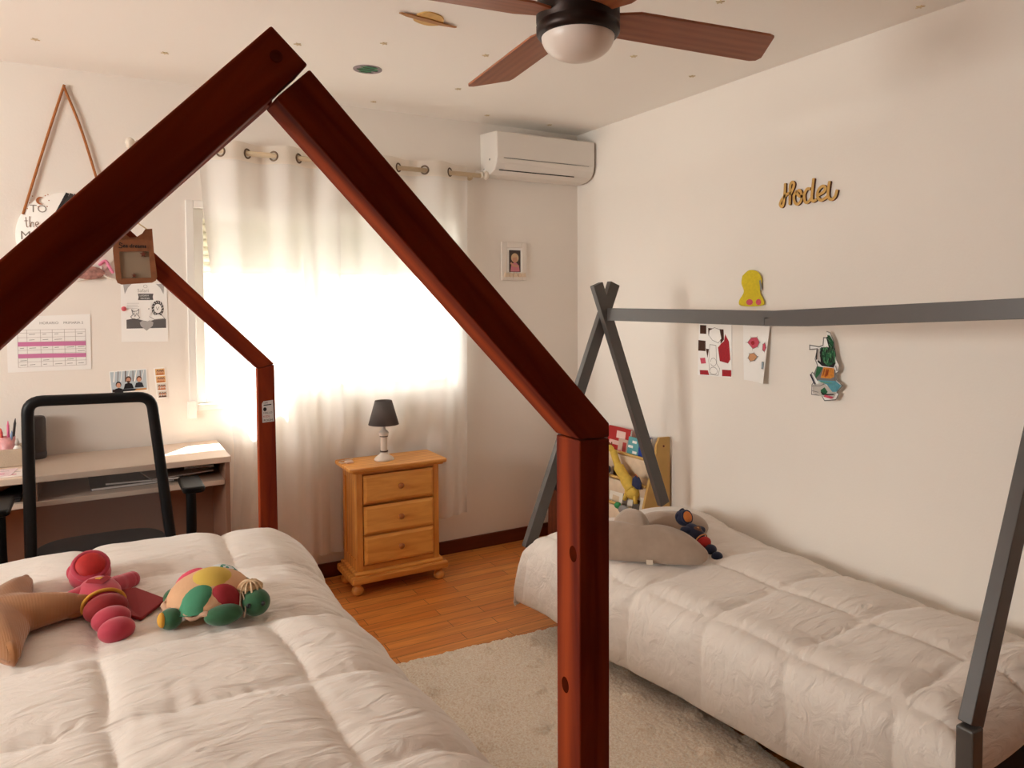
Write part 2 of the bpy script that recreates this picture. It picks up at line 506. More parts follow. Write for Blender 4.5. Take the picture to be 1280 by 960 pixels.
# window
wr = bpy.data.objects.new('window_1', None); C.objects.link(wr); wr.location = (1.115, YB, WZ0); WM['window_1'] = Matrix.Translation(Vector((1.115, YB, WZ0)))
struct(wr)
b = MB(); fy0, fy1 = YB - .012, YB + .1
b.span((WX0, fy0, WZ0), (WX0 + .035, fy1, WZ1)); b.span((WX1 - .035, fy0, WZ0), (WX1, fy1, WZ1))
b.span((WX0 + .035, fy0 + .001, WZ1 - .035), (WX1 - .035, fy1, WZ1)); b.span((WX0 + .035, fy0 + .001, WZ0), (WX1 - .035, fy1, WZ0 + .03))
b.build('window_frame', PVC, wr, bevel=.003)
def sash(x0, x1, y, nm):
    b = MB(); z0, z1 = WZ0 + .03, WZ1 - .035; t = .045
    b.span((x0, y, z0), (x0 + t, y + .035, z1)); b.span((x1 - t, y, z0), (x1, y + .035, z1))
    b.span((x0 + t, y, z0), (x1 - t, y + .035, z0 + t)); b.span((x0 + t, y, z1 - t), (x1 - t, y + .035, z1))
    s = b.build('sash', PVC, wr, bevel=.003)
    g = MB(); g.span((x0 + t, y + .014, z0 + t), (x1 - t, y + .02, z1 - t)); g.build('pane', glass_mat(), s)
    return s
sash(WX0 + .035, 1.04, YB + .03, 'a')
s2 = sash(.955, WX1 - .035, YB + .066, 'b')
b = MB(); b.span((1.005, YB + .012, 1.33), (1.03, YB + .03, 1.46)); b.build('sash_handle', PVC, wr, bevel=.004)
SHUT = sheer('shutter_plastic', (236, 230, 212), 0.0, 0.015)
b = MB(); z = WZ1 + .02; k = 0
while z > 1.66:
    b.tube([(WX0 + .03, YB + .17, z - .018), (WX1 - .03, YB + .17, z - .018)], .0205, seg=10)
    z -= .039
b.span((WX0 + .03, YB + .16, z - .012), (WX1 - .03, YB + .18, z))
sh = b.build('roller_shutter', SHUT, wr)
b = MB(); b.span((WX0 - .012, YB - .02, .905), (WX0 + .03, YB - .013, .99)); b.build('strap_box', PVC, wr, bevel=.004)
b = MB(); b.span((WX0 - .04, YB + .1, WZ0 - .03), (WX1 + .04, YB + .3, WZ0)); b.build('outer_sill', mat('stone_sill', (222, 214, 204), .7, var=.05), wr)

wr2 = bpy.data.objects.new('fill_window', None); C.objects.link(wr2); wr2.location = (XL, (SY0 + SY1) / 2, SZ0); WM['fill_window'] = Matrix.Translation(wr2.location)  # unseen window, added to let fill light in from the left
struct(wr2)
b = MB(); t = .05
b.span((XL - .07, SY0, SZ0), (XL - .01, SY0 + t, SZ1)); b.span((XL - .07, SY1 - t, SZ0), (XL - .01, SY1, SZ1)); b.span((XL - .07, 1.975, SZ0), (XL - .01, 2.025, SZ1))
b.span((XL - .069, SY0 + t, SZ0), (XL - .011, SY1 - t, SZ0 + t)); b.span((XL - .069, SY0 + t, SZ1 - t), (XL - .011, SY1 - t, SZ1))
b.build('window_frame', PVC, wr2)
for ya_, yb2 in ((SY0 + t, 1.975), (2.025, SY1 - t)):
    b = MB(); b.span((XL - .045, ya_, SZ0 + t), (XL - .04, yb2, SZ1 - t)); b.build('pane', glass_mat(), wr2)

# ================================================================== HOUSE BED (left)
BEAM = wood('mahogany_stained_pine', (86, 17, 5), (150, 60, 20), scale=(0.9, 9, 9), rough=0.7, spec=0.15, coat=0.0)
KNOT = mat('dark_wood_knot', (70, 22, 8), .95, spec=0.0, var=.2, vscale=60)
bed = thing('house_bed', 'reddish brown wooden house-frame bed with pitched roof beams, under the quilt with soft toys', 'bed', (.13, 2.0, 0))
def beam_xz(name, poly, y0, y1, parent, M=BEAM):
    """prism of an (x,z) outline from y0 to y1 with the grain along the outline's long side"""
    p = [Vector((x, 0, z)) for x, z in poly]
    L = max(((p[i] - p[(i + 1) % len(p)]) for i in range(len(p))), key=lambda v: v.length).normalized()
    ang = math.atan2(L.z, L.x)
    b = MB(); b.prism([(x, y0, z) for x, z in poly], (0, y1 - y0, 0))
    c = sum(p, Vector()) / len(p)
    return b.build(name, M, parent, origin=(c.x, y0, c.z), rot=Matrix.Rotation(-ang, 3, 'Y'), bevel=.003)
NY0, NY1 = 1.0, 1.072
lb = beam_xz('roof_beam', [(.21, 1.827), (.257, 1.783), (-.285, 1.213), (-.343, 1.213), (-.343, 1.252)], NY0, NY1, bed)
b = MB(); b.lathe([(.0075, 0), (.0085, .0012), (.0075, .0014), (.005, .0014), (.0045, .0004), (0, .0004)], (.215, NY0, 1.787), seg=18, axis=(0, -1, 0)); b.build('bolt', mat('dark_brass_bolt', (90, 30, 14), .8, spec=.1), lb)
beam_xz('roof_beam', [(.2595, 1.7775), (.763, 1.252), (.763, 1.228), (.70, 1.230), (.2145, 1.7335)], NY0, NY1, bed)
p = beam_xz('post', [(.70, 0), (.763, 0), (.763, 1.226), (.70, 1.228)], NY0, NY1, bed)
for (z, sx) in ((.79, 1), (1.03, 0)):
    b = MB(); b.ball((.70, NY0 + (.045 if sx else .02), z), (.0005, .011, .014)); b.build('knot', KNOT, p)
beam_xz('post', [(-.343, 0), (-.28, 0), (-.28, 1.212), (-.343, 1.212)], NY0, NY1, bed)
FY0, FY1 = 3.0, 3.042
beam_xz('roof_beam', [(.617, 1.217), (.552, 1.201), (.0775, 1.676), (.07, 1.776)], FY0, FY1, bed)
beam_xz('roof_beam', [(-.495, 1.217), (-.43, 1.203), (.05, 1.69), (.066, 1.785), (.06, 1.787)], FY0, FY1, bed)
fp = beam_xz('post', [(.552, 0), (.622, 0), (.617, 1.214), (.552, 1.2)], FY0, FY1, bed)
beam_xz('post', [(-.495, 0), (-.43, 0), (-.43, 1.2), (-.495, 1.214)], FY0, FY1, bed)
# ridge beam between the two gables (hidden behind the near beam from the photograph's place)
d = Vector((.062 - .21, FY0 - NY1, 1.70 - 1.735))
b = MB(); o0 = Vector((.205, NY1, 1.765)); e1 = Vector((.062, FY0, 1.715))
q = (e1 - o0).to_track_quat('X', 'Z').to_matrix()
L = (e1 - o0).length
b.prism([o0 + q @ Vector((0, sx * .02, sz * .024)) for sx, sz in ((-1, -1), (1, -1), (1, 1), (-1, 1))], (e1 - o0))
b.build('ridge_beam', BEAM, bed, origin=o0, rot=q, bevel=.003)
b = MB(); b.prism([(-.36, 1.1, .12), (.66, 1.1, .12), (.66, 1.1, .36), (-.36, 1.1, .36)], (-.11, 1.86, 0)); b.build('bed_base', mat('pale_mattress_ticking', (200, 190, 178), .9), bed, bevel=.03)
st = Art(lambda a, bb, dd: Vector((a, FY0 - dd, bb)), .0005)
st.base([(.567, .985), (.612, .987), (.609, 1.073), (.572, 1.070), (.566, 1.06)], 0, .001)
st.poly([(.572, 1.052), (.602, 1.054), (.602, 1.058), (.572, 1.056)], 1); st.poly(ngon(.577, 1.038, .007, .008, 10), 1)
st.text('OM', .572, 1.06, .010, 1); st.text('HALLO', .570, 1.02, .011, 1); st.text('KIDS', .570, 1.005, .012, 2); st.text('ROOM', .571, .99, .012, 1)
tag(st.build('sticker', [mat('sticker_paper', (196, 190, 186), .6), INK, mat('red_print', (168, 50, 46), .7)]), 'small printed sticker on the far post of the wooden house bed', 'sticker')

# ================================================================== DUVETS
def fold(a, lo, hi, r):
    if a > hi: s = a - hi; sg = 1; base = hi
    elif a < lo: s = lo - a; sg = -1; base = lo
    else: return a, 0.0
    if s < PI * r / 2: return base + sg * r * math.sin(s / r), r * (1 - math.cos(s / r))
    return base + sg * (r + 0.04 * (s - PI * r / 2)), r + (s - PI * r / 2)
def nz(x, y, z=0.0): return noise.noise(Vector((x, y, z)))
def make_duvet(name, M, ar, br, ra, rb, rA, rB, top, seamA, seamB, skew, crown, lo, seed, puff=.032, flare=None):
    NA, NB = 250, 310
    (a0, a1), (b0, b1) = ar, br
    P = []
    for i in range(NA + 1):
        a = a0 + (a1 - a0) * i / NA
        row = []
        for j in range(NB + 1):
            bb = b0 + (b1 - b0) * j / NB
            x, dx = fold(a, ra[0], ra[1], rA[0] if a < ra[0] else rA[1])
            y, dy = fold(bb, rb[0], rb[1], rB[0] if bb < rb[0] else rB[1])
            drop = (dx ** 3 + dy ** 3) ** (1 / 3)
            z = top(x, y) - drop
            z += crown * max(0, 1 - ((x - sum(ra) / 2) / ((ra[1] - ra[0]) * .62)) ** 2)
            x += skew(y, x)
            if flare: x, y, z = flare(x, y, z, dx, dy)
            row.append(Vector((x, y, max(z, lo))))
        P.append(row)
    D = []
    for i in range(NA + 1):
        a = a0 + (a1 - a0) * i / NA
        row = []
        for j in range(NB + 1):
            bb = b0 + (b1 - b0) * j / NB
            wa = a + .018 * nz(a * 2, bb * 3, seed) ; wb = bb + .022 * nz(a * 3, bb * 2, seed + 5)
            da = min(abs(wa - s) for s in seamA); db = min(abs(wb - s) for s in seamB)
            e = max(0, min(a - a0, a1 - a, bb - b0, b1 - bb))
            h = puff * (1 - math.exp(-da / .028)) * (1 - math.exp(-db / .028)) + .35 * puff * math.exp(-(da / .02) ** 2) * 0
            h *= min(1, e / .06) ** .5
            # puckers running away from the seams
            h += .0045 * nz(bb * 34, a * 5, seed + 11) * math.exp(-da / .07) + .0045 * nz(a * 34, bb * 5, seed + 17) * math.exp(-db / .07)
            # long soft wrinkles
            t = nz(a * 1.7, bb * 1.7, seed + 3)
            rg = 1 + 1.1 * sstep((abs(a - sum(ra) / 2) / (ra[1] - ra[0]) - .36) / .12)
            h += .0062 * rg * nz((a * .8 + bb * .6) * 13 + 2 * t, (a * -.6 + bb * .8) * 3.2, seed + 23) * (.5 + t)
            h += .0046 * rg * nz((a * .35 + bb * .94) * 24 + 3 * t, (a * -.94 + bb * .35) * 4, seed + 29) * max(0, .4 + t)
            h += .008 * nz(a * 3.1, bb * 3.1, seed + 31)
            row.append(h)
        D.append(row)
    def disp(i, j):
        i0, i1, j0, j1 = max(i - 1, 0), min(i + 1, NA), max(j - 1, 0), min(j + 1, NB)
        n = (P[i1][j] - P[i0][j]).cross(P[i][j1] - P[i][j0])
        n = n.normalized() if n.length > 1e-9 else Vector((0, 0, 1))
        return P[i][j] + n * D[i][j]
    Q = [[disp(i, j) for j in range(NB + 1)] for i in range(NA + 1)]
    mb = MB()
    mb.grid(lambda u, v: Q[round(u * NA)][round(v * NB)], NA, NB)
    o = mb.build(name, M, origin=(P[NA // 2][NB // 2].x, P[NA // 2][NB // 2].y, lo))
    sd = o.modifiers.new('thickness', 'SOLIDIFY'); sd.thickness = .022; sd.offset = -1
    return o, Q
DUV = duvet_mat('cream_quilted_cotton', (228, 217, 207))
def sstep(t): t = max(0, min(1, t)); return t * t * (3 - 2 * t)
topL = lambda x, y: .525 + .07 * sstep((y - 2.25) / .55)
dl, QL = make_duvet('duvet', DUV, (-.78, 1.03), (1.02, 3.22), (-.36, .53), (1.20, 2.79), (.2, .2), (.13, .19), topL,
    [-.42, 0.0, .42, .80], [1.37, 1.77, 2.14, 2.55, 2.95], lambda y, x: -.045 * (y - 1.9), .025, .14, 3.0, puff=.020)
tag(dl, 'cream quilted duvet on the wooden house bed, with three soft toys on top', 'duvet')
def flareR(x, y, z, dx, dy):
    if dx > .1 and x < 2.1:
        x -= .16 * (dx - .1) * max(0, (y - 2.1) / .6)
    return x, y, z
topR = lambda x, y: .395 + .05 * min(1, max(0, (y - 2.2) / .35)) + .012 * math.sin(x * 9)
dr, QR = make_duvet('duvet', DUV, (1.465, 2.74), (.90, 2.90), (1.84, 2.46), (1.10, 2.615), (.11, .16), (.11, .15), topR,
    [1.78, 2.14, 2.50], [1.15, 1.47, 1.79, 2.11, 2.43, 2.75], lambda y, x: .11 * (1.9 - y) * max(0, min(1, (2.45 - x) / .6)), .01, .024, 8.0, puff=.020, flare=flareR)
tag(dr, 'cream quilted duvet on the grey tepee bed, draped down to the rug', 'duvet')
def surf(Q, x, y):
    best = None; bd = 9
    for row in Q:
        for p in row:
            dd = (p.x - x) ** 2 + (p.y - y) ** 2 - .0005 * p.z
            if dd < bd: bd = dd; best = p
    return best.z

# ================================================================== TEPEE BED (right)
GREY = mat('grey_painted_wood', (86, 81, 78), .38, var=.04, vscale=12)
tb = thing('tepee_bed', 'dark grey tepee-frame bed with crossed poles against the right-hand wall', 'bed', (2.11, 1.85, 0))
def pole(foot, top, y0, y1, wd, nm='leg'):
    f = Vector((foot[0], y0, foot[1])); t = Vector((top[0], y0, top[1]))
    dv = (t - f).normalized(); sd = Vector((dv.z, 0, -dv.x)) * (wd / 2)
    b = MB(); b.prism([f - sd, f + sd, t + sd, t - sd], (0, y1 - y0, 0))
    return b.build(nm, GREY, tb, origin=f, rot=dv.to_track_quat('X', 'Y').to_matrix(), bevel=.002)
pole((1.686, .34), (2.172, 1.545), 2.80, 2.832, .056)
pole((2.46, .44), (2.045, 1.54), 2.766, 2.798, .056)
pole((1.745, .475), (2.185, 1.56), .90, .932, .056)
pole((2.46, .44), (2.045, 1.56), .866, .898, .056)
b = MB(); b.prism([(2.095, 2.766, 1.369), (2.095, 2.766, 1.427), (2.095, 1.80, 1.4235), (2.095, 1.80, 1.398), (2.095, 1.835, 1.397), (2.095, 1.835, 1.3685)], (.03, 0, 0))
b.build('ridge_pole', GREY, tb, bevel=.0015)
b = MB(); b.prism([(2.095, 1.80, 1.3995), (2.095, 1.80, 1.4235), (2.095, .86, 1.470), (2.095, .86, 1.416), (2.095, 1.65, 1.372), (2.095, 1.833, 1.368), (2.095, 1.833, 1.3955)], (.03, 0, 0))
b.build('ridge_pole', GREY, tb, bevel=.0015)
b = MB(); b.span((1.86, 1.06, .06), (2.56, 2.68, .3)); b.build('bed_base', mat('dark_bed_base', (40, 34, 32), .8), tb, bevel=.02)
# the rug runs under the near leg
for lx, ly, lz in ((1.712, .892, .475), (2.45, .866, .46), (1.90, 2.62, .34), (2.45, 2.62, .34)):
    b = MB(); b.span((lx, ly, .019 if lx < 1.8 else 0), (lx + .044, ly + .04, lz)); b.build('base_leg', GREY, tb, bevel=.004)

# ================================================================== RUG
def rugfn():
    x0, x1, y0, y1 = .775, 1.85, .45, 2.725
    nx, ny = 230, 440
    spots = []
    for i in range(6):
        for j in range(12):
            spots.append((x0 + .1 + i * .2 + (.1 if j % 2 else 0) + random.uniform(-.02, .02), y0 + .1 + j * .19 + random.uniform(-.02, .02)))
    b = MB()
    def f(u, v):
        x = x0 + (x1 - x0) * u; y = y0 + (y1 - y0) * v
        e = min(x - x0, x1 - x, y - y0, y1 - y)
        h = .016 * min(1, e / .015) + .0045 * nz(x * 60, y * 60, 1) + .004 * nz(x * 140, y * 140, 4) + .002 * nz(x * 9, y * 9, 2)
        for sx, sy in spots:
            d2 = (x - sx) ** 2 + (y - sy) ** 2
            if d2 < .003: h += .016 * max(0, 1 - d2 / .0018)
        if e < 1e-6: h = .001
        return Vector((x + .004 * nz(y * 30, 3), y - .05 * (x - 1.13) + .004 * nz(x * 30, 7), max(.001, h)))
    b.grid(f, nx, ny)
    b.add([f(0, 0), f(1, 0), f(1, 1), f(0, 1)], [(3, 2, 1, 0)])
    return tag(b.build('rug', rug_mat(), origin=(1.28, 1.6, 0)), 'beige shaggy rug with raised tufted spots between the two beds', 'rug')
rugfn()

# ================================================================== CHEST OF DRAWERS
PINE = wood('honey_pine', (202, 126, 50), (238, 170, 84), scale=(2.0, 16, 16), rough=.38, coat=.2)
KNOBW = mat('honey_knob', (170, 96, 36), .35, coat=.3)
ch = thing('chest_of_drawers', 'small honey pine three-drawer bedside chest in front of the sheer curtains', 'chest of drawers', (1.325, 3.61, 0))
def vert(bm_, name, parent, M=PINE, bevel=.002, origin=None):
    """grain vertical"""
    return bm_.build(name, M, parent, origin=origin or parent.location, rot=Matrix.Rotation(R(-90), 3, 'Y'), bevel=bevel)
x0, x1, y0, y1 = 1.105, 1.548, 3.50, 3.735
b = MB()
b.span((x0, y0, .115), (x0 + .03, y0 + .03, .612)); b.span((x1 - .03, y0, .115), (x1, y0 + .03, .612))
b.span((x0, y1 - .03, .115), (x0 + .03, y1, .612)); b.span((x1 - .03, y1 - .03, .115), (x1, y1, .612))
b.span((x0 + .008, y0 + .03, .115), (x0 + .02, y1 - .03, .612)); b.span((x1 - .02, y0 + .03, .115), (x1 - .008, y1 - .03, .612))
b.span((x0, y0 + .03, .115), (x0 + .03, y1 - .03, .165)); b.span((x0, y0 + .03, .565), (x0 + .03, y1 - .03, .612))
b.span((x1 - .03, y0 + .03, .115), (x1, y1 - .03, .165)); b.span((x1 - .03, y0 + .03, .565), (x1, y1 - .03, .612))
b.span((x0 + .03, y1 - .02, .115), (x1 - .03, y1 - .008, .612))
vert(b, 'carcass', ch)
b = MB(); b.span((x0 + .03, y0 + .004, .115), (x1 - .03, y0 + .03, .14)); b.span((x0 + .03, y0 + .004, .600), (x1 - .03, y0 + .03, .612))
b.span((x0 + .03, y0 + .004, .286), (x1 - .03, y0 + .03, .294)); b.span((x0 + .03, y0 + .004, .446), (x1 - .03, y0 + .03, .452))
b.build('front_rail', PINE, ch, bevel=.002)
b = MB()
def rrect(x0, x1, y0, y1, r, n=5):
    o = []
    for cx, cy, a in ((x1 - r, y1 - r, 0), (x0 + r, y1 - r, 90), (x0 + r, y0 + r, 180), (x1 - r, y0 + r, 270)):
        for k in range(n + 1): o.append((cx + r * math.cos(R(a + 90 * k / n)), cy + r * math.sin(R(a + 90 * k / n))))
    return o
b.prism([(x, y, .612) for x, y in rrect(x0 - .025, x1 + .022, y0 - .022, y1 + .002, .012)], (0, 0, .010))
b.prism([(x, y, .622) for x, y in rrect(x0 - .043, x1 + .038, y0 - .036, y1 + .004, .02)], (0, 0, .020))
b.build('top', PINE, ch, bevel=.006)
b = MB()
b.prism([(x, y, .096) for x, y in rrect(x0 - .018, x1 + .018, y0 - .018, y1, .008)], (0, 0, .02))
b.prism([(x, y, .062) for x, y in rrect(x0 - .038, x1 + .038, y0 - .038, y1 + .002, .01)], (0, 0, .035))
b.build('plinth', PINE, ch, bevel=.008)
for fx in (x0 + .0, x1 - .0):
    for fy in (y0 + .005, y1 - .045):
        b = MB(); b.lathe([(.014, 0), (.024, .006), (.030, .02), (.028, .034), (.018, .044), (.016, .05), (.024, .055), (.026, .064)], (fx, fy, 0), seg=20); b.build('foot', PINE, ch)
for z0 in (.145, .298, .455):
    z1 = z0 + .142
    xa, xb = x0 + .034, x1 - .034
    b = MB()
    # raised, bevelled drawer front
    o1 = [(xa, z0), (xb, z0), (xb, z1), (xa, z1)]
    t = .014
    o2 = [(xa + t, z0 + t), (xb - t, z0 + t), (xb - t, z1 - t), (xa + t, z1 - t)]
    ya, yb_, yc = y0 + .002, y0 - .006, y0 - .013
    vs = [(x, y0 + .028, z) for x, z in o1] + [(x, yb_, z) for x, z in o1] + [(x, yc, z) for x, z in o2]
    fs = [(3, 2, 1, 0)] + [(i, (i + 1) % 4, (i + 1) % 4 + 4, i + 4) for i in range(4)] + [(i + 4, (i + 1) % 4 + 4, (i + 1) % 4 + 8, i + 8) for i in range(4)] + [(8, 9, 10, 11)]
    b.add(vs, [f[::-1] for f in fs] if False else fs)
    dr_ = b.build('drawer', PINE, ch, bevel=.0015)
    k = MB(); k.lathe([(.007, 0), (.007, .008), (.013, .014), (.0155, .022), (.012, .028), (0, .031)], ((xa + xb) / 2, yc, (z0 + z1) / 2 + .004), seg=20, axis=(0, -1, 0)); k.build('knob', KNOBW, dr_)

# lamp on the chest
lamp = thing('table_lamp', 'small table lamp with grey shade and white turned base on the pine chest', 'lamp', (1.285, 3.60, .642))
LB = mat('white_glazed_wood', (228, 216, 204), .35)
LG = mat('brown_ring', (74, 52, 42), .5)
bx, by, bz = lamp.location
b = MB(); b.lathe([(.05, 0), (.052, .004), (.046, .014), (.032, .024), (.021, .034), (.018, .04), (.0175, .05), (.0175, .115), (.018, .122), (.024, .132), (.027, .143), (.02, .152), (.011, .158), (.009, .165), (.009, .2)], (bx, by, bz)); b.build('base', LB, lamp)
for zz in (.046, .125):
    b = MB(); b.lathe([(.017, -.004), (.021, -.003), (.021, .003), (.017, .004)], (bx, by, bz + zz), seg=24); b.build('ring', LG, lamp)
b = MB(); b.lathe([(.079, .186), (.044, .31), (.042, .31), (.0775, .186), (.079, .186)], (bx, by, bz), seg=40)
b.build('lamp_shade', mat('grey_shade_cloth', (92, 84, 82), .9, bump=.15, bscale=400), lamp)
b = MB(); b.tube([(bx - .044, by, bz + .295), (bx + .044, by, bz + .295)], .0015, seg=6); b.build('shade_wire', mat('white_fitting', (220, 214, 206), .4), lamp); b = MB(); b.lathe([(.012, .2), (.013, .21), (.013, .24), (.01, .245)], (bx, by, bz), seg=16); b.build('bulb_holder', mat('white_fitting', (220, 214, 206), .4), lamp)
# pale plug with its cord
pl = thing('night_light', 'tiny pale pink plug-in night light with a thin cord on the pine chest', 'night light', (1.105, 3.62, .642))
b = MB(); b.span((1.085, 3.603, .642), (1.125, 3.637, .655)); b.build('body', mat('pale_pink_plastic', (232, 206, 190), .4), pl, bevel=.005)
b = MB(); b.tube(spline([(1.085, 3.62, .647), (1.07, 3.625, .645), (1.062, 3.65, .645), (1.085, 3.68, .645), (1.15, 3.70, .645)]), .002, seg=6); b.build('cord', mat('pale_cord', (226, 212, 200), .5), pl)

# ================================================================== CURTAINS
RODM = mat('pale_wood_rod', (206, 184, 152), .45)
RY = 3.735
rod = thing('curtain_rod', 'pale slim curtain rod above the window, carrying both sheer curtains', 'curtain rod', (1.07, RY, 2.18))
b = MB(); b.tube([(.19, RY, 2.188), (1.93, RY, 2.180)], .0125, seg=14); b.build('rod', RODM, rod)
for x, sg in ((.19, -1), (1.93, 1)):
    b = MB(); b.lathe([(.0125, 0), (.018, .003), (.018, .01), (.01, .014), (.02, .022), (.026, .036), (.02, .05), (0, .056)], (x, RY, 2.184), axis=(sg, 0, 0), seg=18); b.build('finial', mat('pale_finial', (224, 212, 196), .4), rod)
for x in (.30, 1.90):
    b = MB(); b.tube([(x, RY, 2.184), (x, YB, 2.184)], .007, seg=8); b.lathe([(.022, 0), (.022, .006)], (x, YB - .006, 2.184), axis=(0, 1, 0), seg=16); b.build('bracket', RODM, rod)
SHEER = sheer('sheer_white_voile', (250, 247, 243), .27, .36)
SHEERB = sheer('white_curtain_heading', (240, 232, 222), .10, .5)
RING = mat('bronze_eyelet', (112, 92, 74), .35, metal=.7)
def curtain(label, xt0, xt1, xb0, xb1, zb, waves, phase, left_edge=None, seed=0.0, taper=None):
    """eyelet curtain: waves along the rod, softening into folds below"""
    t = thing('curtain', label, 'curtain', ((xt0 + xt1) / 2, RY, zb), 'sheer curtains at the window')
    ztop = 2.235
    def f(u, v):
        z = ztop + (zb - ztop) * v
        xa = xt0 + (xb0 - xt0) * v; xb = xt1 + (xb1 - xt1) * v
        if left_edge: xa = left_edge(z)
        uu = u + .018 * math.sin(2 * PI * (u * 2 + seed)) * v
        x = xa + (xb - xa) * uu
        ph = 2 * PI * (waves * u + phase)
        am = .036 * (1 - .45 * v)
        am2 = .012 * v
        yy = RY - am * math.sin(ph) - am2 * math.sin(2.3 * ph + seed * 7 + 2 * v) - .006 * nz(u * 14, v * 3, seed) * v
        x += .02 * v * math.sin(ph * .5 + seed)
        # pressed flat behind the chest
        if 1.0 < x < 1.66 and z < .8:
            k = min(1, (.8 - z) / .12) * min(1, (x - 1.0) / .05, (1.66 - x) / .05)
            yy = yy * (1 - k) + (3.785 + (yy - RY) * .5) * k
        yy = min(yy, YB - .016 if z > .09 else YB - .02)
        return Vector((x, yy, z))
    b = MB(); NU, NV = 150, 70
    b.grid(f, NU, NV, matfn=lambda u, v: 1 if v < .045 else 0)
    c = b.build('cloth', [SHEER, SHEERB], t)
    # eyelets where the cloth crosses the rod
    k = math.ceil(phase * 2) ; 
    nn = 0
    for kk in range(0, int(waves * 2) + 3):
        u = (kk / 2 - phase) / waves
        if u < .01 or u > .99: continue
        pt = f(u, .024); 
        ax = (f(min(1, u + .004), .024) - f(max(0, u - .004), .024)); ax.z = 0
        nrm = Vector((-ax.y, ax.x, 0)).normalized()
        e = MB(); e.torus((pt.x, RY, 2.184), .0215, .0045, axis=nrm); e.build('eyelet', RING, t)
    return t
def ledge(z):
    ks = [(2.24, .437), (2.13, .441), (1.9, .454), (1.645, .473), (1.3, .502), (1.0, .535), (.76, .556), (.61, .548), (.38, .53), (.1, .53)]
    for (za, xa), (zb, xb) in zip(ks[:-1], ks[1:]):
        if za >= z >= zb: return xa + (xb - xa) * (za - z) / (za - zb)
    return .437 if z > 2 else .53
curtain('sheer white eyelet curtain on the left, beside the desk and behind the far bed post', .437, 1.10, .53, 1.12, .14, 2.7, .60, ledge, .3)
curtain('sheer white eyelet curtain on the right, behind the lamp and chest', 1.085, 1.858, 1.10, 1.87, .245, 2.55, .35, None, 1.7)

# ================================================================== AIR CONDITIONER
ac = thing('air_conditioner', 'white wall-mounted air conditioner in the corner under the ceiling', 'air conditioner', (2.305, YB, 2.18))
ACM = mat('white_appliance_plastic', (226, 219, 211), .4)
prof = [(YB, 2.185), (YB, 2.435), (3.62, 2.418), (3.612, 2.41), (3.612, 2.275), (3.620, 2.24), (3.645, 2.205), (3.70, 2.186), (3.76, 2.182)]
b = MB(); b.prism([(1.972, y, z) for y, z in prof], (.672, 0, 0)); b.build('housing', ACM, ac, bevel=.006, angle=60)
def acq(x, k, off):
    a = (3.6115, 2.270); c = (3.640, 2.206)
    n = Vector((0, -(a[1] - c[1]), (a[0] - c[0]))).normalized() 
    y = a[0] + (c[0] - a[0]) * k; z = a[1] + (c[1] - a[1]) * k
    return Vector((x, y, z)) + n * off
b = MB(); vs = [acq(2.02, .05, .003), acq(2.51, .05, .003), acq(2.50, .97, .003), acq(2.03, .97, .003)]
b.prism(vs, Vector((0, .012, .004))); b.build('louvre', ACM, ac, bevel=.001)
DG = mat('dark_gap', (60, 52, 48), .7)
b = MB(); b.prism([acq(2.0, .98, .004), acq(2.51, .98, .004), acq(2.51, 1.06, .004), acq(2.0, 1.06, .004)], Vector((0, .006, .002))); b.prism([acq(2.015, -.01, .0022), acq(2.60, -.01, .0022), acq(2.60, .02, .0022), acq(2.015, .02, .0022)], Vector((0, .004, .001))); b.build('air_slot', DG, ac)
b = MB(); b.lathe([(.006, 0), (.006, .002), (0, .002)], (1.972, 3.70, 2.27), axis=(-1, 0, 0), seg=10); b.build('screw_cap', mat('grey_plastic', (150, 142, 136), .5), ac); b = MB(); b.lathe([(.004, 0), (.004, .002), (0, .002)], (1.972, 3.77, 2.225), axis=(-1, 0, 0), seg=10); b.build('screw_cap', mat('grey_plastic', (150, 142, 136), .5), ac)
b = MB(); b.tube([(1.955, 3.795, 2.20), (1.955, 3.795, 2.215)], .012, seg=12); b.tube([(1.93, 3.79, 2.205), (1.985, 3.79, 2.2)], .014, seg=12); b.build('pipe_stub', ACM, ac)

# ================================================================== CEILING FAN
FC = Vector((1.145, 1.64, 0)); FZ = 2.222
fan = thing('ceiling_fan', 'four-blade brown wood ceiling fan with a frosted dome light', 'ceiling fan', (FC.x, FC.y, H))
BRZ = mat('dark_bronze_metal', (44, 32, 28), .4, metal=.7)
b = MB(); b.lathe([(.055, H), (.06, H - .03), (.05, H - .06), (.03, H - .075), (.016, H - .08), (.016, FZ + .09), (.05, FZ + .08), (.085, FZ + .065)], (FC.x, FC.y, 0)); b.build('mount', BRZ, fan)
b = MB(); b.lathe([(.085, FZ + .065), (.108, FZ + .05), (.112, FZ + .03), (.112, FZ - .012), (.108, FZ - .016), (.108, FZ - .02), (.112, FZ - .023), (.112, FZ - .042), (.106, FZ - .05), (.098, FZ - .052)], (FC.x, FC.y, 0), seg=48); b.build('motor_housing', BRZ, fan)
b = MB(); b.lathe([(.098, FZ - .046)] + [(.098 * math.cos(a), FZ - .052 - .062 * math.sin(a)) for a in [R(k) for k in range(0, 91, 10)]], (FC.x, FC.y, 0), seg=48)
b.build('light_dome', mat('frosted_glass_dome', (226, 214, 204), .35), fan)
BLADE = wood('walnut_blade', (138, 76, 44), (160, 94, 58), scale=(2.5, 20, 20), rough=.4)
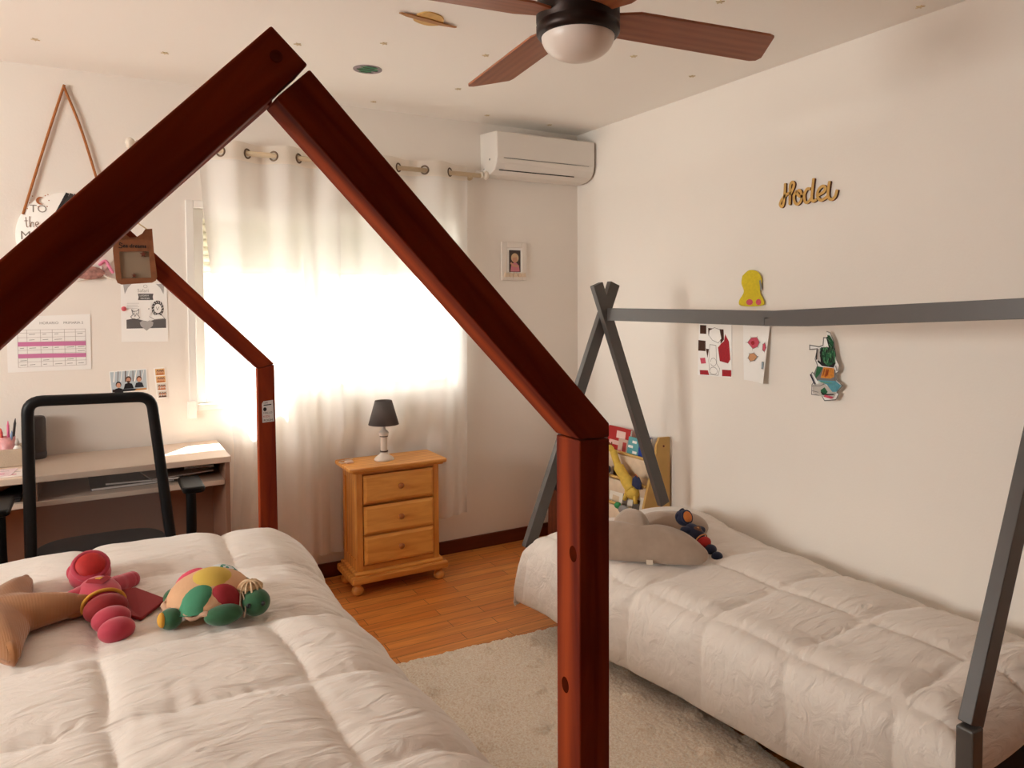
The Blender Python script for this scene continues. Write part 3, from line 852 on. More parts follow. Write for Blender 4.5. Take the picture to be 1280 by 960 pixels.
for k in range(4):
    an = R(-6 + 90 * k)
    ux = Vector((math.cos(an), math.sin(an), 0)); uy = Vector((-math.sin(an), math.cos(an), 0)); pz = R(-9)
    b = MB()
    out = [(.10, -.045), (.16, -.068), (.60, -.076), (.62, -.070), (.675, .045), (.67, .066), (.65, .074), (.16, .068), (.10, .045)]
    pts = [FC + ux * r + (uy * math.cos(pz) + Vector((0, 0, math.sin(pz)))) * t + Vector((0, 0, FZ)) for r, t in out]
    b.prism(pts, (0, 0, .007))
    b.build('blade', BLADE, fan, origin=FC + Vector((0, 0, FZ)), rot=Matrix.Rotation(an, 3, 'Z'), bevel=.002)

# ceiling decorations
b = MB(); zz = H
body = spline([(1.034, 2.487, 0), (1.05, 2.455, 0), (1.082, 2.447, 0), (1.12, 2.464, 0), (1.142, 2.496, 0), (1.146, 2.535, 0), (1.107, 2.562, 0), (1.06, 2.553, 0), (1.035, 2.53, 0), (1.034, 2.487, 0)], 6)
SATU = mat('pale_plywood', (206, 164, 92), .6, var=.12, vscale=30)
b.prism([(p.x, p.y, H) for p in body[:-1]], (0, 0, -.005))
sat = thing('saturn_ornament', 'wooden ringed planet cut-out on the ceiling, beside the fan blade', 'ceiling ornament', (1.085, 2.505, H))
b.build('planet', SATU, sat)
b = MB(); b.prism([(x, y, H - .005) for x, y in [(.967, 2.495), (.975, 2.488), (1.03, 2.49), (1.10, 2.498), (1.16, 2.512), (1.205, 2.518), (1.20, 2.526), (1.14, 2.53), (1.07, 2.522), (1.0, 2.51)]], (0, 0, -.004)); b.build('planet_ring', mat('brown_plywood', (170, 118, 62), .6), sat)
b = MB()
b.prism([(x, y, H) for x, y in ngon(1.08, 3.178, .064, .060, 28)], (0, 0, -.003), 0)
rr = random.Random(4)
GRN, MAU = 1, 2
for k in range(11):
    yy = 3.13 + .009 * k; hw = math.sqrt(max(0, .056 ** 2 - (yy - 3.178) ** 2)) * .95
    s0 = 1.08 - hw + rr.uniform(0, .02); s1 = 1.08 + hw - rr.uniform(0, .03)
    b.prism([(s0, yy - .003, H - .003), (s1, yy - .004, H - .003), (s1 - .006, yy + .004, H - .003), (s0 + .01, yy + .003, H - .003)], (0, 0, -.0012), 1 if k % 3 else 2)
tag(b.build('planet_ornament', [mat('lilac_card', (150, 136, 140), .7), mat('green_print', (52, 128, 84), .7), mat('dark_print', (50, 44, 48), .7)]), 'round green and grey planet disc stuck on the ceiling', 'ceiling ornament')
STAR = mat('glow_star_plastic', (206, 186, 150), .5)
stars = [(-.179, 3.448), (.276, 3.376), (1.032, 2.832), (1.456, 2.762), (1.565, 3.258), (1.279, 3.674), (1.925, 3.639), (2.011, 2.469), (2.426, 2.556), (1.913, 1.879), (2.568, 1.565), (.732, 3.007), (2.35, 3.66)]
s0 = None
for i, (x, y) in enumerate(stars):
    if s0 is None:
        b = MB(); b.prism([(px, py, H) for px, py in star2(x, y, .016)], (0, 0, -.003)); s0 = b.build('ceiling_star', STAR, origin=(x, y, H)); o = s0
    else:
        o = s0.copy(); C.objects.link(o); o.location = (x, y, H)
    tag(o, 'tiny pale glow-star sticker on the ceiling', 'star sticker', 'glow stars scattered over the ceiling')

# ================================================================== DESK AND WHAT IS ON IT
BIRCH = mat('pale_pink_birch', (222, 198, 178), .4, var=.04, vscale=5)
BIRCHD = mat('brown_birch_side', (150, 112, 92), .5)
dk = thing('desk', 'pale wooden desk with an open shelf below the top, along the window wall', 'desk', (-.2, 3.6, 0))
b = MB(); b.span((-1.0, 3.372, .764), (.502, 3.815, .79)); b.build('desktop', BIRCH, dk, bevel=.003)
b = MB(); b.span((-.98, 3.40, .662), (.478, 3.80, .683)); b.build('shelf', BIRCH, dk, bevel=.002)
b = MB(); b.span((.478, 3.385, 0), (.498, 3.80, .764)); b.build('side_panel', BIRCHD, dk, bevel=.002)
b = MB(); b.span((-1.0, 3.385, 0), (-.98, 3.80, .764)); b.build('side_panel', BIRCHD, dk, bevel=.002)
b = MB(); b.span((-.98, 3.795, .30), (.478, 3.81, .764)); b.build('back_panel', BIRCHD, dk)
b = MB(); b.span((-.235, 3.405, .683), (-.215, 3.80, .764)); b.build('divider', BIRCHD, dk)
# tray with pens
tr = thing('fabric_tray', 'long beige fabric box on the desk, full of pens, at the left edge', 'box', (-.42, 3.70, .79))
FAB = mat('beige_felt', (190, 170, 148), .9, bump=.2, bscale=200)
b = MB(); b.span((-.56, 3.62, .79), (-.27, 3.635, .862)); b.span((-.56, 3.765, .79), (-.27, 3.78, .862)); b.span((-.56, 3.635, .79), (-.545, 3.765, .862)); b.span((-.285, 3.635, .79), (-.27, 3.765, .862)); b.span((-.545, 3.635, .79), (-.285, 3.765, .80))
b.build('box', FAB, tr, bevel=.004)
cup = thing('pencil_cup', 'pink cup of pens standing in the beige fabric box', 'pencil cup', (-.335, 3.70, .80))
b = MB(); b.lathe([(.02, 0), (.026, .002), (.03, .105), (.0275, .105), (.024, .006), (0, .006)], cup.location); b.build('cup', mat('pink_printed_plastic', (214, 150, 150), .4, var=.2, vscale=40), cup)
cols = [(40, 26, 24), (222, 96, 138), (214, 160, 60), (206, 60, 60), (120, 150, 190)]
for i, cc in enumerate(cols):
    a = i * 1.3
    px, py = -.335 + .012 * math.cos(a), 3.70 + .012 * math.sin(a)
    L = .17 - .012 * i
    b = MB(); e = Vector((px + .02 * math.cos(a + .3), py + .015 * math.sin(a), .81 + L))
    st_ = Vector((px, py, .808)); dvv = (e - st_)
    b.tube([st_, st_ + dvv * .88, st_ + dvv * .9, e], [.005, .005, .004, .0012], seg=8)
    tag(b.build('pen', mat('pen_%s' % 'abcde'[i], cc, .4)), ['dark brown pen, tallest in the pink pencil cup', 'pink marker in the pencil cup', 'ochre pencil in the pencil cup', 'red pen in the pencil cup', 'light blue pen, shortest in the pencil cup'][i], 'pen', 'pens in the pencil cup')
gb = thing('glue_bottle', 'small white bottle beside the pencil cup in the beige box', 'bottle', (-.297, 3.66, .80))
b = MB(); b.lathe([(.013, 0), (.015, .003), (.015, .06), (.009, .07), (.006, .075)], gb.location, seg=16); b.build('bottle', WHITE, gb)
b = MB(); b.lathe([(.008, .072), (.008, .085), (.003, .1), (0, .1)], gb.location, seg=14); b.build('cap', mat('grey_cap', (180, 172, 166), .5), gb)
for i, (xx, yy, rz, cc) in enumerate(((-.36, 3.47, .06, (232, 220, 214)), (-.40, 3.50, -.1, (224, 200, 204)))):
    b = MB(); q = Matrix.Rotation(rz, 3, 'Z'); b.box((xx, yy, .7915 + .002 * i), (.21, .14, .002), 0, q)
    b.box((xx, yy - .03, .7929 + .002 * i), (.15, .015, .0004), 1, q); b.box((xx + .02, yy + .02, .7929 + .002 * i), (.13, .004, .0004), 2, q)
    tag(b.build('paper_sheet', [mat('sheet_%d' % i, cc, .8), mat('rose_print', (206, 120, 150), .8), GREYINK], origin=(xx, yy, .79)), ['white printed sheet of paper on the desk beside the chair', 'pinkish printed sheet lying on the white sheet on the desk'][i], 'paper')
sp = thing('speaker', 'upright black cylinder speaker on the desk, seen through the chair back', 'speaker', (-.233, 3.765, .79))
b = MB(); b.lathe([(.03, 0), (.034, .004), (.034, .17), (.029, .183), (.02, .186), (0, .186)], sp.location, seg=28); b.build('body', BLACK, sp)
b = MB(); b.lathe([(.0345, .012), (.0352, .014), (.0352, .028), (.0345, .03)], sp.location, seg=28); b.build('band', mat('dark_blue_rubber', (26, 28, 44), .6), sp)
# shelf contents
lp = thing('laptop', 'closed dark laptop on the desk shelf at the left edge', 'laptop', (-.40, 3.55, .683))
b = MB(); b.span((-.58, 3.425, .685), (-.272, 3.65, .697)); b.build('base', mat('dark_grey_metal', (46, 44, 46), .4, metal=.5), lp, bevel=.004)
b = MB(); b.span((-.58, 3.425, .698), (-.272, 3.65, .705)); b.build('screen_lid', mat('dark_grey_metal', (46, 44, 46), .4), lp, bevel=.003)
wb = thing('wooden_bowl', 'brown rounded wooden bowl on the laptop in the desk shelf', 'bowl', (-.40, 3.56, .705))
b = MB(); b.lathe([(.03, 0), (.06, .004), (.095, .025), (.105, .045), (.098, .045), (.085, .025), (.05, .01), (0, .01)], wb.location, seg=36); b.build('bowl', mat('warm_brown_wood', (168, 104, 72), .5, var=.1), wb)
for i, (xx, yy, sx, sy, th, rz, cc, lb_, bz0) in enumerate((
    (.12, 3.60, .32, .24, .012, .05, (36, 34, 36), 'black folder lying on the desk shelf, bottom of the right-hand pile', .683),
    (.18, 3.59, .30, .22, .010, -.12, (60, 54, 54), 'dark grey folder in the middle of the pile on the desk shelf', .6952),
    (.30, 3.57, .26, .19, .006, .2, (150, 140, 134), 'grey magazine on top of the pile on the desk shelf', .7054),
    (.40, 3.66, .13, .2, .014, -.08, (40, 36, 36), 'black notebook against the desk side panel on the shelf', .683 + .0285))):
    if i == 3: bz0 = .7116
    b = MB(); b.box((xx, yy, bz0 + th / 2), (sx, sy, th), 0, Matrix.Rotation(rz, 3, 'Z')); b.box((xx, yy, bz0 + th / 2), (sx - .006, sy + .0006, th - .004), 1, Matrix.Rotation(rz, 3, 'Z'))
    tag(b.build('folder' if i < 2 else ('magazine' if i == 2 else 'notebook'), [mat('folder_%d' % i, cc, .5), PAPER], origin=(xx, yy, bz0)), lb_, 'folder' if i < 2 else ('magazine' if i == 2 else 'notebook'))

# ================================================================== OFFICE CHAIR
oc = thing('office_chair', 'black office chair with a mesh back, pulled up to the desk behind the bed', 'chair', (.0, 3.2, 0))
CHB = mat('black_chair_plastic', (7, 7, 8), .5, spec=.25)
YC = 3.08
corners = [(-.222, .50), (-.214, 1.122), (.174, 1.112), (.240, .50)]
def rpoly(pts, r, n=6):
    out = []; N = len(pts)
    for i in range(N):
        p = Vector(pts[i]); a = (Vector(pts[i - 1]) - p).normalized(); c = (Vector(pts[(i + 1) % N]) - p).normalized()
        s_, e_ = p + a * r, p + c * r
        for k in range(n + 1):
            t = k / n; out.append(s_ * (1 - t) ** 2 + p * 2 * t * (1 - t) + e_ * t * t)
    return out
loop = rpoly(corners, .045)
def ych(z): return YC - .10 * (z - .75)
b = MB()
lp_ = [Vector((p.x, ych(p.y), p.y)) for p in loop]
b.tube(lp_ + lp_[:2], .0195, seg=10, cap=False, up=(0, 1, 0))
b.build('back_frame', CHB, oc)
MESHM = sheer('black_mesh_cloth', (92, 86, 84), .55, .2)
b = MB(); b.grid(lambda u, v: Vector(((-.218 + .006 * v) * (1 - u) + (.236 - .062 * v) * u, ych(.51 + .605 * v) + .018 * math.sin(PI * u), .51 + .605 * v)), 20, 16); b.build('back_mesh', MESHM, oc)
b = MB(); b.puffy([(x * .24, y * .23) for x, y in [(math.copysign(abs(math.cos(a)) ** .5, math.cos(a)), math.copysign(abs(math.sin(a)) ** .5, math.sin(a))) for a in [2 * PI * k / 40 for k in range(40)]]], .045, lambda x, y, z: Vector((x, 3.32 + y, .47 + z)), zflat=.6); b.build('seat', mat('black_seat_cloth', (20, 19, 20), .9, bump=.2, bscale=200), oc)
b = MB(); b.tube(spline([(.0, YC + .03, .53), (.0, YC + .03, .5), (.0, YC + .1, .43), (.0, 3.3, .42)]), .03, seg=10, flat=.5); b.build('back_support', CHB, oc)
for sx in (-1, 1):
    ar = MB()
    xx = .325 if sx > 0 else -.325
    ar.tube(spline([(sx * .2, 3.33, .44), (xx * .97, 3.30, .45), (xx, 3.27, .5), (xx, 3.25, .62), (xx, 3.25, .70)]), .02, seg=10)
    a = ar.build('armrest', CHB, oc)
    pd = MB(); pd.prism([(x, y, .705) for x, y in rrect(xx - .042, xx + .042, 3.12, 3.355, .025)], (0, 0, .026)); pd.build('arm_pad', CHB, a, bevel=.008)
b = MB(); b.lathe([(.026, .07), (.026, .2), (.035, .2), (.035, .40), (.06, .43), (0, .43)], (0, 3.32, 0), seg=18); b.build('column', CHB, oc)
for k in range(5):
    an = 2 * PI * k / 5 + .3; e = Vector((math.cos(an) * .28, 3.32 + math.sin(an) * .28, .065))
    b = MB(); b.tube([(0, 3.32, .1), e], [.028, .017], seg=8, flat=.7); lg = b.build('base_arm', CHB, oc)
    b = MB(); b.lathe([(.0, -.012), (.028, -.012), (.03, 0), (.028, .012), (0, .012)], e + Vector((0, 0, -.035)), axis=(-math.sin(an), math.cos(an), 0), seg=16); b.build('castor', CHB, lg)

# ================================================================== BACK WALL DECORATIONS
# calendar
a = Art('back', .001)
a.base([(-.335, 1.405), (-.02, 1.415), (-.022, 1.165), (-.335, 1.165)], 0)
a.text('HORARIO', -.215, 1.372, .016, 3); a.text('PRIMARIA 2', -.125, 1.372, .015, 3)
xs = [-.296, -.262, -.212, -.168, -.122, -.080, -.041]; zs = [1.348, 1.335, 1.315, 1.295, 1.278, 1.260, 1.243, 1.225, 1.208, 1.186]
for x in xs: a.line([(x, zs[0]), (x, zs[-1])], .0016, 2)
for z in zs: a.line([(xs[0], z), (xs[-1], z)], .0014, 2)
a.poly([(-.296, 1.277), (-.041, 1.274), (-.041, 1.293), (-.296, 1.296)], 1)
a.poly([(-.296, 1.226), (-.041, 1.221), (-.041, 1.239), (-.296, 1.244)], 1)
rr = random.Random(2)
for x in xs[:-1]:
    for z in (1.328, 1.304, 1.268, 1.25, 1.214, 1.195):
        if rr.random() < .75: a.line([(x + .008, z), (x + rr.uniform(.02, .036), z + .001)], .0022, 3)
tag(a.build('timetable', [PAPER, mat('pink_highlighter', (206, 122, 166), .8), mat('pale_grey_line', (186, 178, 172), .8), mat('mid_grey_print', (150, 144, 140), .8)]), 'white weekly timetable with two pink rows on the wall above the desk', 'timetable')
# certificate with lions
a = Art('back', .001)
a.base([(.104, 1.556), (.296, 1.556), (.298, 1.28), (.102, 1.284)], 0)
LG2 = 1; DG2 = 2; LNE = 3
a.poly([(.114, 1.553), (.150, 1.553), (.134, 1.535), (.120, 1.505)], LG2); a.poly([(.286, 1.553), (.25, 1.553), (.268, 1.535), (.282, 1.505)], LG2)
a.poly([(.124, 1.345), (.290, 1.345), (.290, 1.387), (.262, 1.392), (.215, 1.376), (.155, 1.392), (.124, 1.386)], DG2)
a.poly([(.207, 1.333), (.183, 1.356), (.179, 1.372), (.192, 1.382), (.207, 1.376), (.222, 1.382), (.236, 1.372), (.233, 1.356)], LG2)
a.poly([(.174, 1.507), (.239, 1.507), (.236, 1.492), (.238, 1.477), (.174, 1.477), (.177, 1.492)], DG2)
a.text('LLEGADA', .181, 1.495, .009, 0); a.text('SAVANA', .184, 1.482, .010, 0)
a.text('Safari', .172, 1.514, .022, LG2); a.line(ngon(.206, 1.541, .008, .007, 10) + [ngon(.206, 1.541, .008, .007, 10)[0]], .0015, LG2)
for i in range(4): a.line([(.128, 1.462 - i * .008), (.178 - .006 * (i % 2), 1.462 - i * .008)], .0016, 4)
a.poly(ngon(.256, 1.437, .026, .038, 20), 3)       # mane
a.poly(ngon(.256, 1.437, .016, .022, 16), 0)
for k in range(14):
    an = 2 * PI * k / 14; a.line([(.256 + .018 * math.cos(an), 1.437 + .027 * math.sin(an)), (.256 + .026 * math.cos(an + .2), 1.437 + .039 * math.sin(an + .2))], .002, 0)
a.line([(.25, 1.445), (.254, 1.430), (.262, 1.445)], .0015, 3)
a.poly([(.22, 1.40), (.262, 1.41), (.285, 1.388), (.235, 1.384)], 0); a.line([(.22, 1.40), (.24, 1.386), (.285, 1.389), (.276, 1.402), (.262, 1.41)], .0016, 3)
a.poly(ngon(.214, 1.43, .018, .024, 14), 0); a.poly(ngon(.218, 1.436, .002, .003, 8), 3)
a.line([(.146, 1.434), (.152, 1.424), (.168, 1.426), (.176, 1.436), (.176, 1.42), (.17, 1.41), (.18, 1.395), (.165, 1.385), (.15, 1.388), (.142, 1.40), (.152, 1.41), (.146, 1.434)], .0022, 3)
a.line([(.155, 1.418), (.16, 1.40), (.168, 1.418)], .0018, 3)
tag(a.build('certificate', [PAPER, mat('certificate_grey', (176, 172, 170), .8), mat('certificate_dark', (96, 92, 92), .8), mat('pencil_line', (78, 74, 74), .8), mat('faint_text', (198, 192, 188), .8)]), 'white certificate with grey pencil-drawn lions pinned above the desk', 'certificate')
b = MB(); b.lathe([(.010, 0), (.011, .003), (.008, .006), (0, .007)], (.115, YB - .003, 1.437), axis=(0, -1, 0), seg=18)
tag(b.build('sticky_dot', mat('coral_red_dot', (214, 92, 100), .5)), 'coral red dot stuck on the left edge of the lion certificate', 'sticker')
# family photo
def skin(): return mat('printed_skin', (206, 150, 122), .6)
a = Art('back', .001)
a.base([(.048, 1.150), (.203, 1.156), (.207, 1.053), (.054, 1.048)], 0)
pj_ = [(.052, 1.146), (.199, 1.152), (.203, 1.057), (.058, 1.052)]
a.poly(pj_, 1)
for k in range(9): a.line([(.07 + .015 * k, 1.148), (.066 + .015 * k + .006 * math.sin(k * 3), 1.10)], .003 if k % 3 else .005, 2 if k % 2 else 0)
def bust(cx, cz, s, hair, top):
    a.poly([(cx - 1.7 * s, cz - 3.4 * s), (cx - 1.2 * s, cz - 1.5 * s), (cx, cz - 1.1 * s), (cx + 1.2 * s, cz - 1.5 * s), (cx + 1.8 * s, cz - 3.4 * s)], top)
    a.poly(ngon(cx, cz + .2 * s, 1.0 * s, 1.25 * s, 14), hair); a.poly(ngon(cx, cz - .1 * s, .78 * s, 1.0 * s, 14), 3)
bust(.085, 1.085, .0115, 4, 4); bust(.126, 1.107, .012, 5, 4); bust(.170, 1.107, .011, 5, 6)
a.poly([(.06, 1.0525), (.2, 1.0572), (.2, 1.064), (.06, 1.066)], 4)
a.poly([(.15, 1.056), (.2, 1.058), (.2, 1.066), (.16, 1.064)], 7)
a.poly(ngon(.126, 1.098, .007, .005, 10), 5)
tag(a.build('photo_print', [PAPER, mat('winter_sky_print', (186, 198, 206), .5), mat('bare_trees_print', (104, 92, 88), .6), skin(), mat('dark_coat_print', (26, 24, 28), .5), mat('brown_hair_print', (82, 50, 34), .6), mat('navy_print', (36, 38, 48), .6), mat('ochre_print', (196, 142, 80), .6)]), 'photo of three people in dark coats on the wall above the chair', 'photo')
# booth strip
a = Art('back', .001)
a.base([(.232, 1.157), (.281, 1.158), (.291, 1.012), (.243, 1.008)], 0)
for k in range(4):
    z0 = 1.152 - k * .0355; dx = .0028 * k
    a.poly([(.238 + dx, z0), (.278 + dx, z0 + .001), (.280 + dx, z0 - .030), (.240 + dx, z0 - .031)], 1 if k < 2 else 4)
    for hx in (.249, .260, .270):
        a.poly(ngon(hx + dx, z0 - .012, .0052, .007, 10), 3); a.poly(ngon(hx + dx, z0 - .015, .004, .0055, 10), 2)
        a.poly([(hx + dx - .006, z0 - .029), (hx + dx - .004, z0 - .021), (hx + dx + .004, z0 - .021), (hx + dx + .006, z0 - .029)], 5 if k < 3 else 3)
tag(a.build('photo_strip', [PAPER, mat('warm_booth_print', (222, 178, 120), .6), skin(), mat('brown_hair_print', (82, 50, 34), .6), mat('pale_booth_print', (214, 206, 196), .6), mat('orange_shirt_print', (190, 110, 60), .6)]), 'narrow strip of four small photos beside the family photo', 'photo strip')
# round sign
sg = thing('round_sign', 'round white lettered sign hanging by a rope high on the wall, left of the window', 'sign', (-.10, YB, 1.76))
cxs, czs, rs = -.095, 1.758, .197
b = MB(); b.lathe([(rs, 0), (rs, .010), (rs - .002, .012), (0, .012)], (cxs, YB - .001, czs), axis=(0, -1, 0), seg=56)
b.build('board', mat('white_washed_board', (248, 243, 236), .6), sg)
a = Art('back', .0133); a.top = .0133
BR = 0; GO = 1
a.text('TO', -.238, 1.862, .046, 3); 
a.text('M O O N', -.275, 1.742, .052, 3)
sc = .001
def script(pts, w, mi): a.line([(p.x, p.y) for p in spline([(x, z, 0) for x, z in pts], 6)], w, mi)
script([(-.252, 1.838), (-.250, 1.80), (-.244, 1.796)], .0026, BR); script([(-.258, 1.822), (-.244, 1.823)], .002, BR)
script([(-.238, 1.842), (-.238, 1.797), (-.232, 1.815), (-.225, 1.815), (-.224, 1.797)], .0026, BR)
script([(-.217, 1.806), (-.206, 1.812), (-.210, 1.820), (-.217, 1.812), (-.212, 1.797), (-.203, 1.80)], .0026, BR)
cc = [(-.196 + .017 * math.cos(t), 1.912 + .017 * math.sin(t)) for t in [R(k) for k in range(60, 301, 20)]] + [(-.190 + .012 * math.cos(t), 1.912 + .0135 * math.sin(t)) for t in [R(k) for k in range(300, 59, -20)]]
a.poly(cc, GO)
for x, z in ((-.236, 1.90), (-.225, 1.93), (-.178, 1.935), (-.165, 1.915), (-.168, 1.94), (-.245, 1.875), (-.205, 1.885), (-.172, 1.888)): a.poly(ngon(x, z, .0025, .0025, 8), GO)
a.build('lettering', [mat('brown_script', (120, 78, 50), .7), mat('copper_print', (168, 96, 52), .5), INK, mat('pale_grey_letters', (150, 140, 132), .7)], sg)
ROPE = mat('jute_rope', (168, 104, 56), .9, var=.2, vscale=90)
b = MB(); b.tube(spline([(-.262, YB - .012, 1.85), (-.183, YB - .012, 2.13), (-.102, YB - .012, 2.405), (-.097, YB - .014, 2.412), (-.092, YB - .012, 2.405), (-.03, YB - .012, 2.22), (.055, YB - .012, 1.88)], 6), .0055, seg=8); b.build('rope', ROPE, sg)
b = MB(); b.tube([(-.097, YB, 2.414), (-.097, YB - .022, 2.416)], .002, seg=6); b.build('nail', mat('steel_nail', (120, 110, 100), .3, metal=.9), sg)
b = MB(); rr = random.Random(9)
for k in range(7):
    t = k / 6
    b.prism([(-.145 + .018 * k, YB - .013 - .001 * k, 1.86 + .014 * k), (-.10 + .016 * k, YB - .013 - .001 * k, 1.955 - .002 * k), (-.088 + .016 * k, YB - .013 - .001 * k, 1.95 - .002 * k), (-.125 + .018 * k, YB - .013 - .001 * k, 1.85 + .014 * k)], (0, -.003, 0), 0 if k % 2 else 1)
b.build('feather_trim', [mat('dark_grey_trim', (58, 52, 50), .7), mat('black_trim', (34, 30, 30), .7)], sg)
b = MB()
b.puffy(ngon(-.02, 1.60, .062, .03, 20), .012, lambda x, y, z: Vector((x, YB - .02 - z, y))); b.build('flower_trim', mat('mixed_flower_trim', (168, 120, 110), .8, var=.4, vscale=50), sg)
bw = thing('ribbon_bow', 'pink and white ribbon bow on the wall behind the hanging wooden frame', 'bow', (.055, YB, 1.61))
b = MB(); b.tube(spline([(.02, YB - .012, 1.635), (.045, YB - .02, 1.655), (.06, YB - .018, 1.63), (.075, YB - .014, 1.60)]), [.008, .012] + [.013] * 22 + [.008], seg=10, flat=.5); b.build('loop', mat('pink_ribbon', (222, 130, 160), .6), bw)
b = MB(); b.tube(spline([(.03, YB - .010, 1.63), (.03, YB - .012, 1.60), (.055, YB - .012, 1.58), (.085, YB - .010, 1.572)]), .012, seg=10, flat=.4); b.build('tail', mat('white_ribbon', (232, 224, 214), .6), bw)
# sea dreams ornament on the far gable
so = thing('hanging_frame', 'brown wooden hanging photo frame lettered Sea dreams on the far roof beam', 'picture frame', (.127, 2.985, 1.53))
SEAW = mat('worn_brown_wood', (136, 82, 48), .6, var=.18, vscale=35, bump=.2, bscale=60)
def sx_(x): return x
outl = [(.075, 1.705), (.10, 1.712), (.115, 1.700), (.135, 1.702), (.155, 1.716), (.165, 1.732), (.188, 1.735), (.192, 1.65)] + [(.201, 1.56), (.196, 1.545), (.184, 1.538), (.085, 1.530), (.072, 1.536), (.067, 1.55)] + [(.060, 1.65), (.062, 1.70)]
inn = [(.0795, 1.648), (.175, 1.652), (.181, 1.556), (.085, 1.552)]
b = MB()
yb0, yb1 = 2.994, 2.982
b.prism([(x, yb0, z) for x, z in [outl[-2], outl[-1]] + outl[:8] + [inn[1], inn[0]]], (0, yb1 - yb0, 0))
b.prism([(x, yb0, z) for x, z in [outl[7], outl[8], outl[9], outl[10], inn[2], inn[1]]], (0, yb1 - yb0, 0))
b.prism([(x, yb0, z) for x, z in [outl[10], outl[11], inn[3], inn[2]]], (0, yb1 - yb0, 0))
b.prism([(x, yb0, z) for x, z in [outl[11], outl[12], outl[13], outl[14], inn[0], inn[3]]], (0, yb1 - yb0, 0))
b.build('frame', SEAW, so)
b = MB(); b.prism([(x, yb0 - .002, z) for x, z in inn], (0, -.004, 0)); b.build('picture', mat('grey_glazed_picture', (150, 132, 112), .3), so)
a = Art(lambda u, v, d_: Vector((u, yb1 - d_, v)), 0); a.top = .0002
script([(.090, 1.676), (.083, 1.680), (.081, 1.674), (.089, 1.669), (.087, 1.662), (.079, 1.663)], .0026, 0)
for ddx_ in (-.0005, 0, .0005): a.text('ea dreams', .091 + ddx_, 1.664 + ddx_, .0185, 0)
a.build('lettering', [INK], so)
for cx_, cz_, r_ in ((.157, 1.641, .012), (.125, 1.563, .009)):
    b = MB(); b.prism([(x, yb0 - .006, z) for x, z in star2(cx_, cz_, r_)], (0, -.006, 0)); b.build('wooden_star', mat('dark_brown_star', (112, 54, 34), .6), so)
b = MB(); b.tube(spline([(.085, 2.988, 1.708), (.105, 2.987, 1.742), (.125, 2.99, 1.765), (.15, 2.987, 1.748), (.172, 2.988, 1.732)]), .0022, seg=6); b.build('hanging_string', mat('pale_string', (214, 186, 140), .8), so)
# small white frame near the corner
pf = thing('picture_frame', 'small white wooden photo frame with cream letters hanging below the air conditioner', 'picture frame', (2.19, YB, 1.59))
b = MB(); fx0, fx1, fz0, fz1 = 2.104, 2.278, 1.588, 1.815; ix0, ix1, iz0, iz1 = 2.142, 2.246, 1.630, 1.782
b.span((fx0, YB - .016, fz0), (ix0, YB - .001, fz1)); b.span((ix1, YB - .016, fz0), (fx1, YB - .001, fz1)); b.span((ix0, YB - .016, iz1), (ix1, YB - .001, fz1)); b.span((ix0, YB - .016, fz0), (ix1, YB - .001, iz0))
b.build('frame', mat('chalk_white_wood', (232, 222, 212), .6), pf, bevel=.003)
b = MB(); b.span((ix0, YB - .010, iz0), (ix1, YB - .002, iz1)); b.build('mount', PAPER, pf)
a = Art('back', .0095); a.base([(2.157, 1.768), (2.236, 1.768), (2.236, 1.637), (2.157, 1.637)], 0, .001)
a.poly(ngon(2.197, 1.722, .026, .028, 18), 1); a.poly(ngon(2.197, 1.712, .017, .02, 16), 2)
a.poly([(2.165, 1.64), (2.172, 1.68), (2.19, 1.694), (2.208, 1.692), (2.225, 1.676), (2.23, 1.64)], 3)
a.line([(2.17, 1.69), (2.19, 1.675), (2.215, 1.672)], .012, 2); a.line([(2.185, 1.726), (2.21, 1.73)], .006, 1)
a.build('photo', [mat('dark_brown_print', (64, 44, 38), .5), mat('blond_hair_print', (214, 178, 140), .6), skin(), mat('pink_top_print', (206, 124, 136), .6)], pf)
b = MB()
for i, (cx_, w_) in enumerate(((2.135, .03), (2.165, .022), (2.195, .028), (2.225, .026), (2.253, .026))):
    b.prism([(x, YB - .016, z) for x, z in ([(cx_ - w_ / 2, 1.606), (cx_ + w_ / 2, 1.608), (cx_ + w_ / 2 - .004, 1.634), (cx_, 1.625), (cx_ - w_ / 2 + .003, 1.636)] if i % 2 == 0 else ngon(cx_, 1.62, w_ / 2, .013, 12))], (0, -.008, 0))
b.build('name_letters', mat('cream_wood_letters', (226, 204, 178), .6), pf)

# ================================================================== RIGHT WALL DECORATIONS
# wooden word
SGN = mat('pale_ply_face', (206, 160, 84), .55, var=.08, vscale=30); SGE = mat('burnt_ply_edge', (96, 52, 28), .7)
strokes = [
 [(2.211, 1.975), (2.213, 1.936), (2.218, 1.891), (2.227, 1.874), (2.238, 1.884), (2.231, 1.902), (2.211, 1.920), (2.189, 1.930)],
 [(2.186, 1.876), (2.185, 1.929), (2.184, 1.962), (2.173, 1.974), (2.164, 1.965), (2.168, 1.948), (2.185, 1.920)],
 [(2.149, 1.934), (2.163, 1.914), (2.160, 1.887), (2.145, 1.875), (2.128, 1.887), (2.124, 1.914), (2.133, 1.932), (2.146, 1.930), (2.141, 1.912), (2.118, 1.904)],
 [(2.079, 1.932), (2.097, 1.933), (2.110, 1.911), (2.106, 1.882), (2.092, 1.877), (2.075, 1.892)],
 [(2.064, 1.975), (2.069, 1.931), (2.072, 1.893), (2.065, 1.878), (2.048, 1.884)],
 [(2.040, 1.900), (2.013, 1.912), (2.006, 1.927), (2.021, 1.935), (2.040, 1.920), (2.044, 1.895), (2.028, 1.878), (2.006, 1.884), (1.992, 1.894)],
 [(1.986, 1.952), (1.991, 1.921), (1.992, 1.891), (1.979, 1.875), (1.960, 1.884), (1.950, 1.912)]]
b = MB()
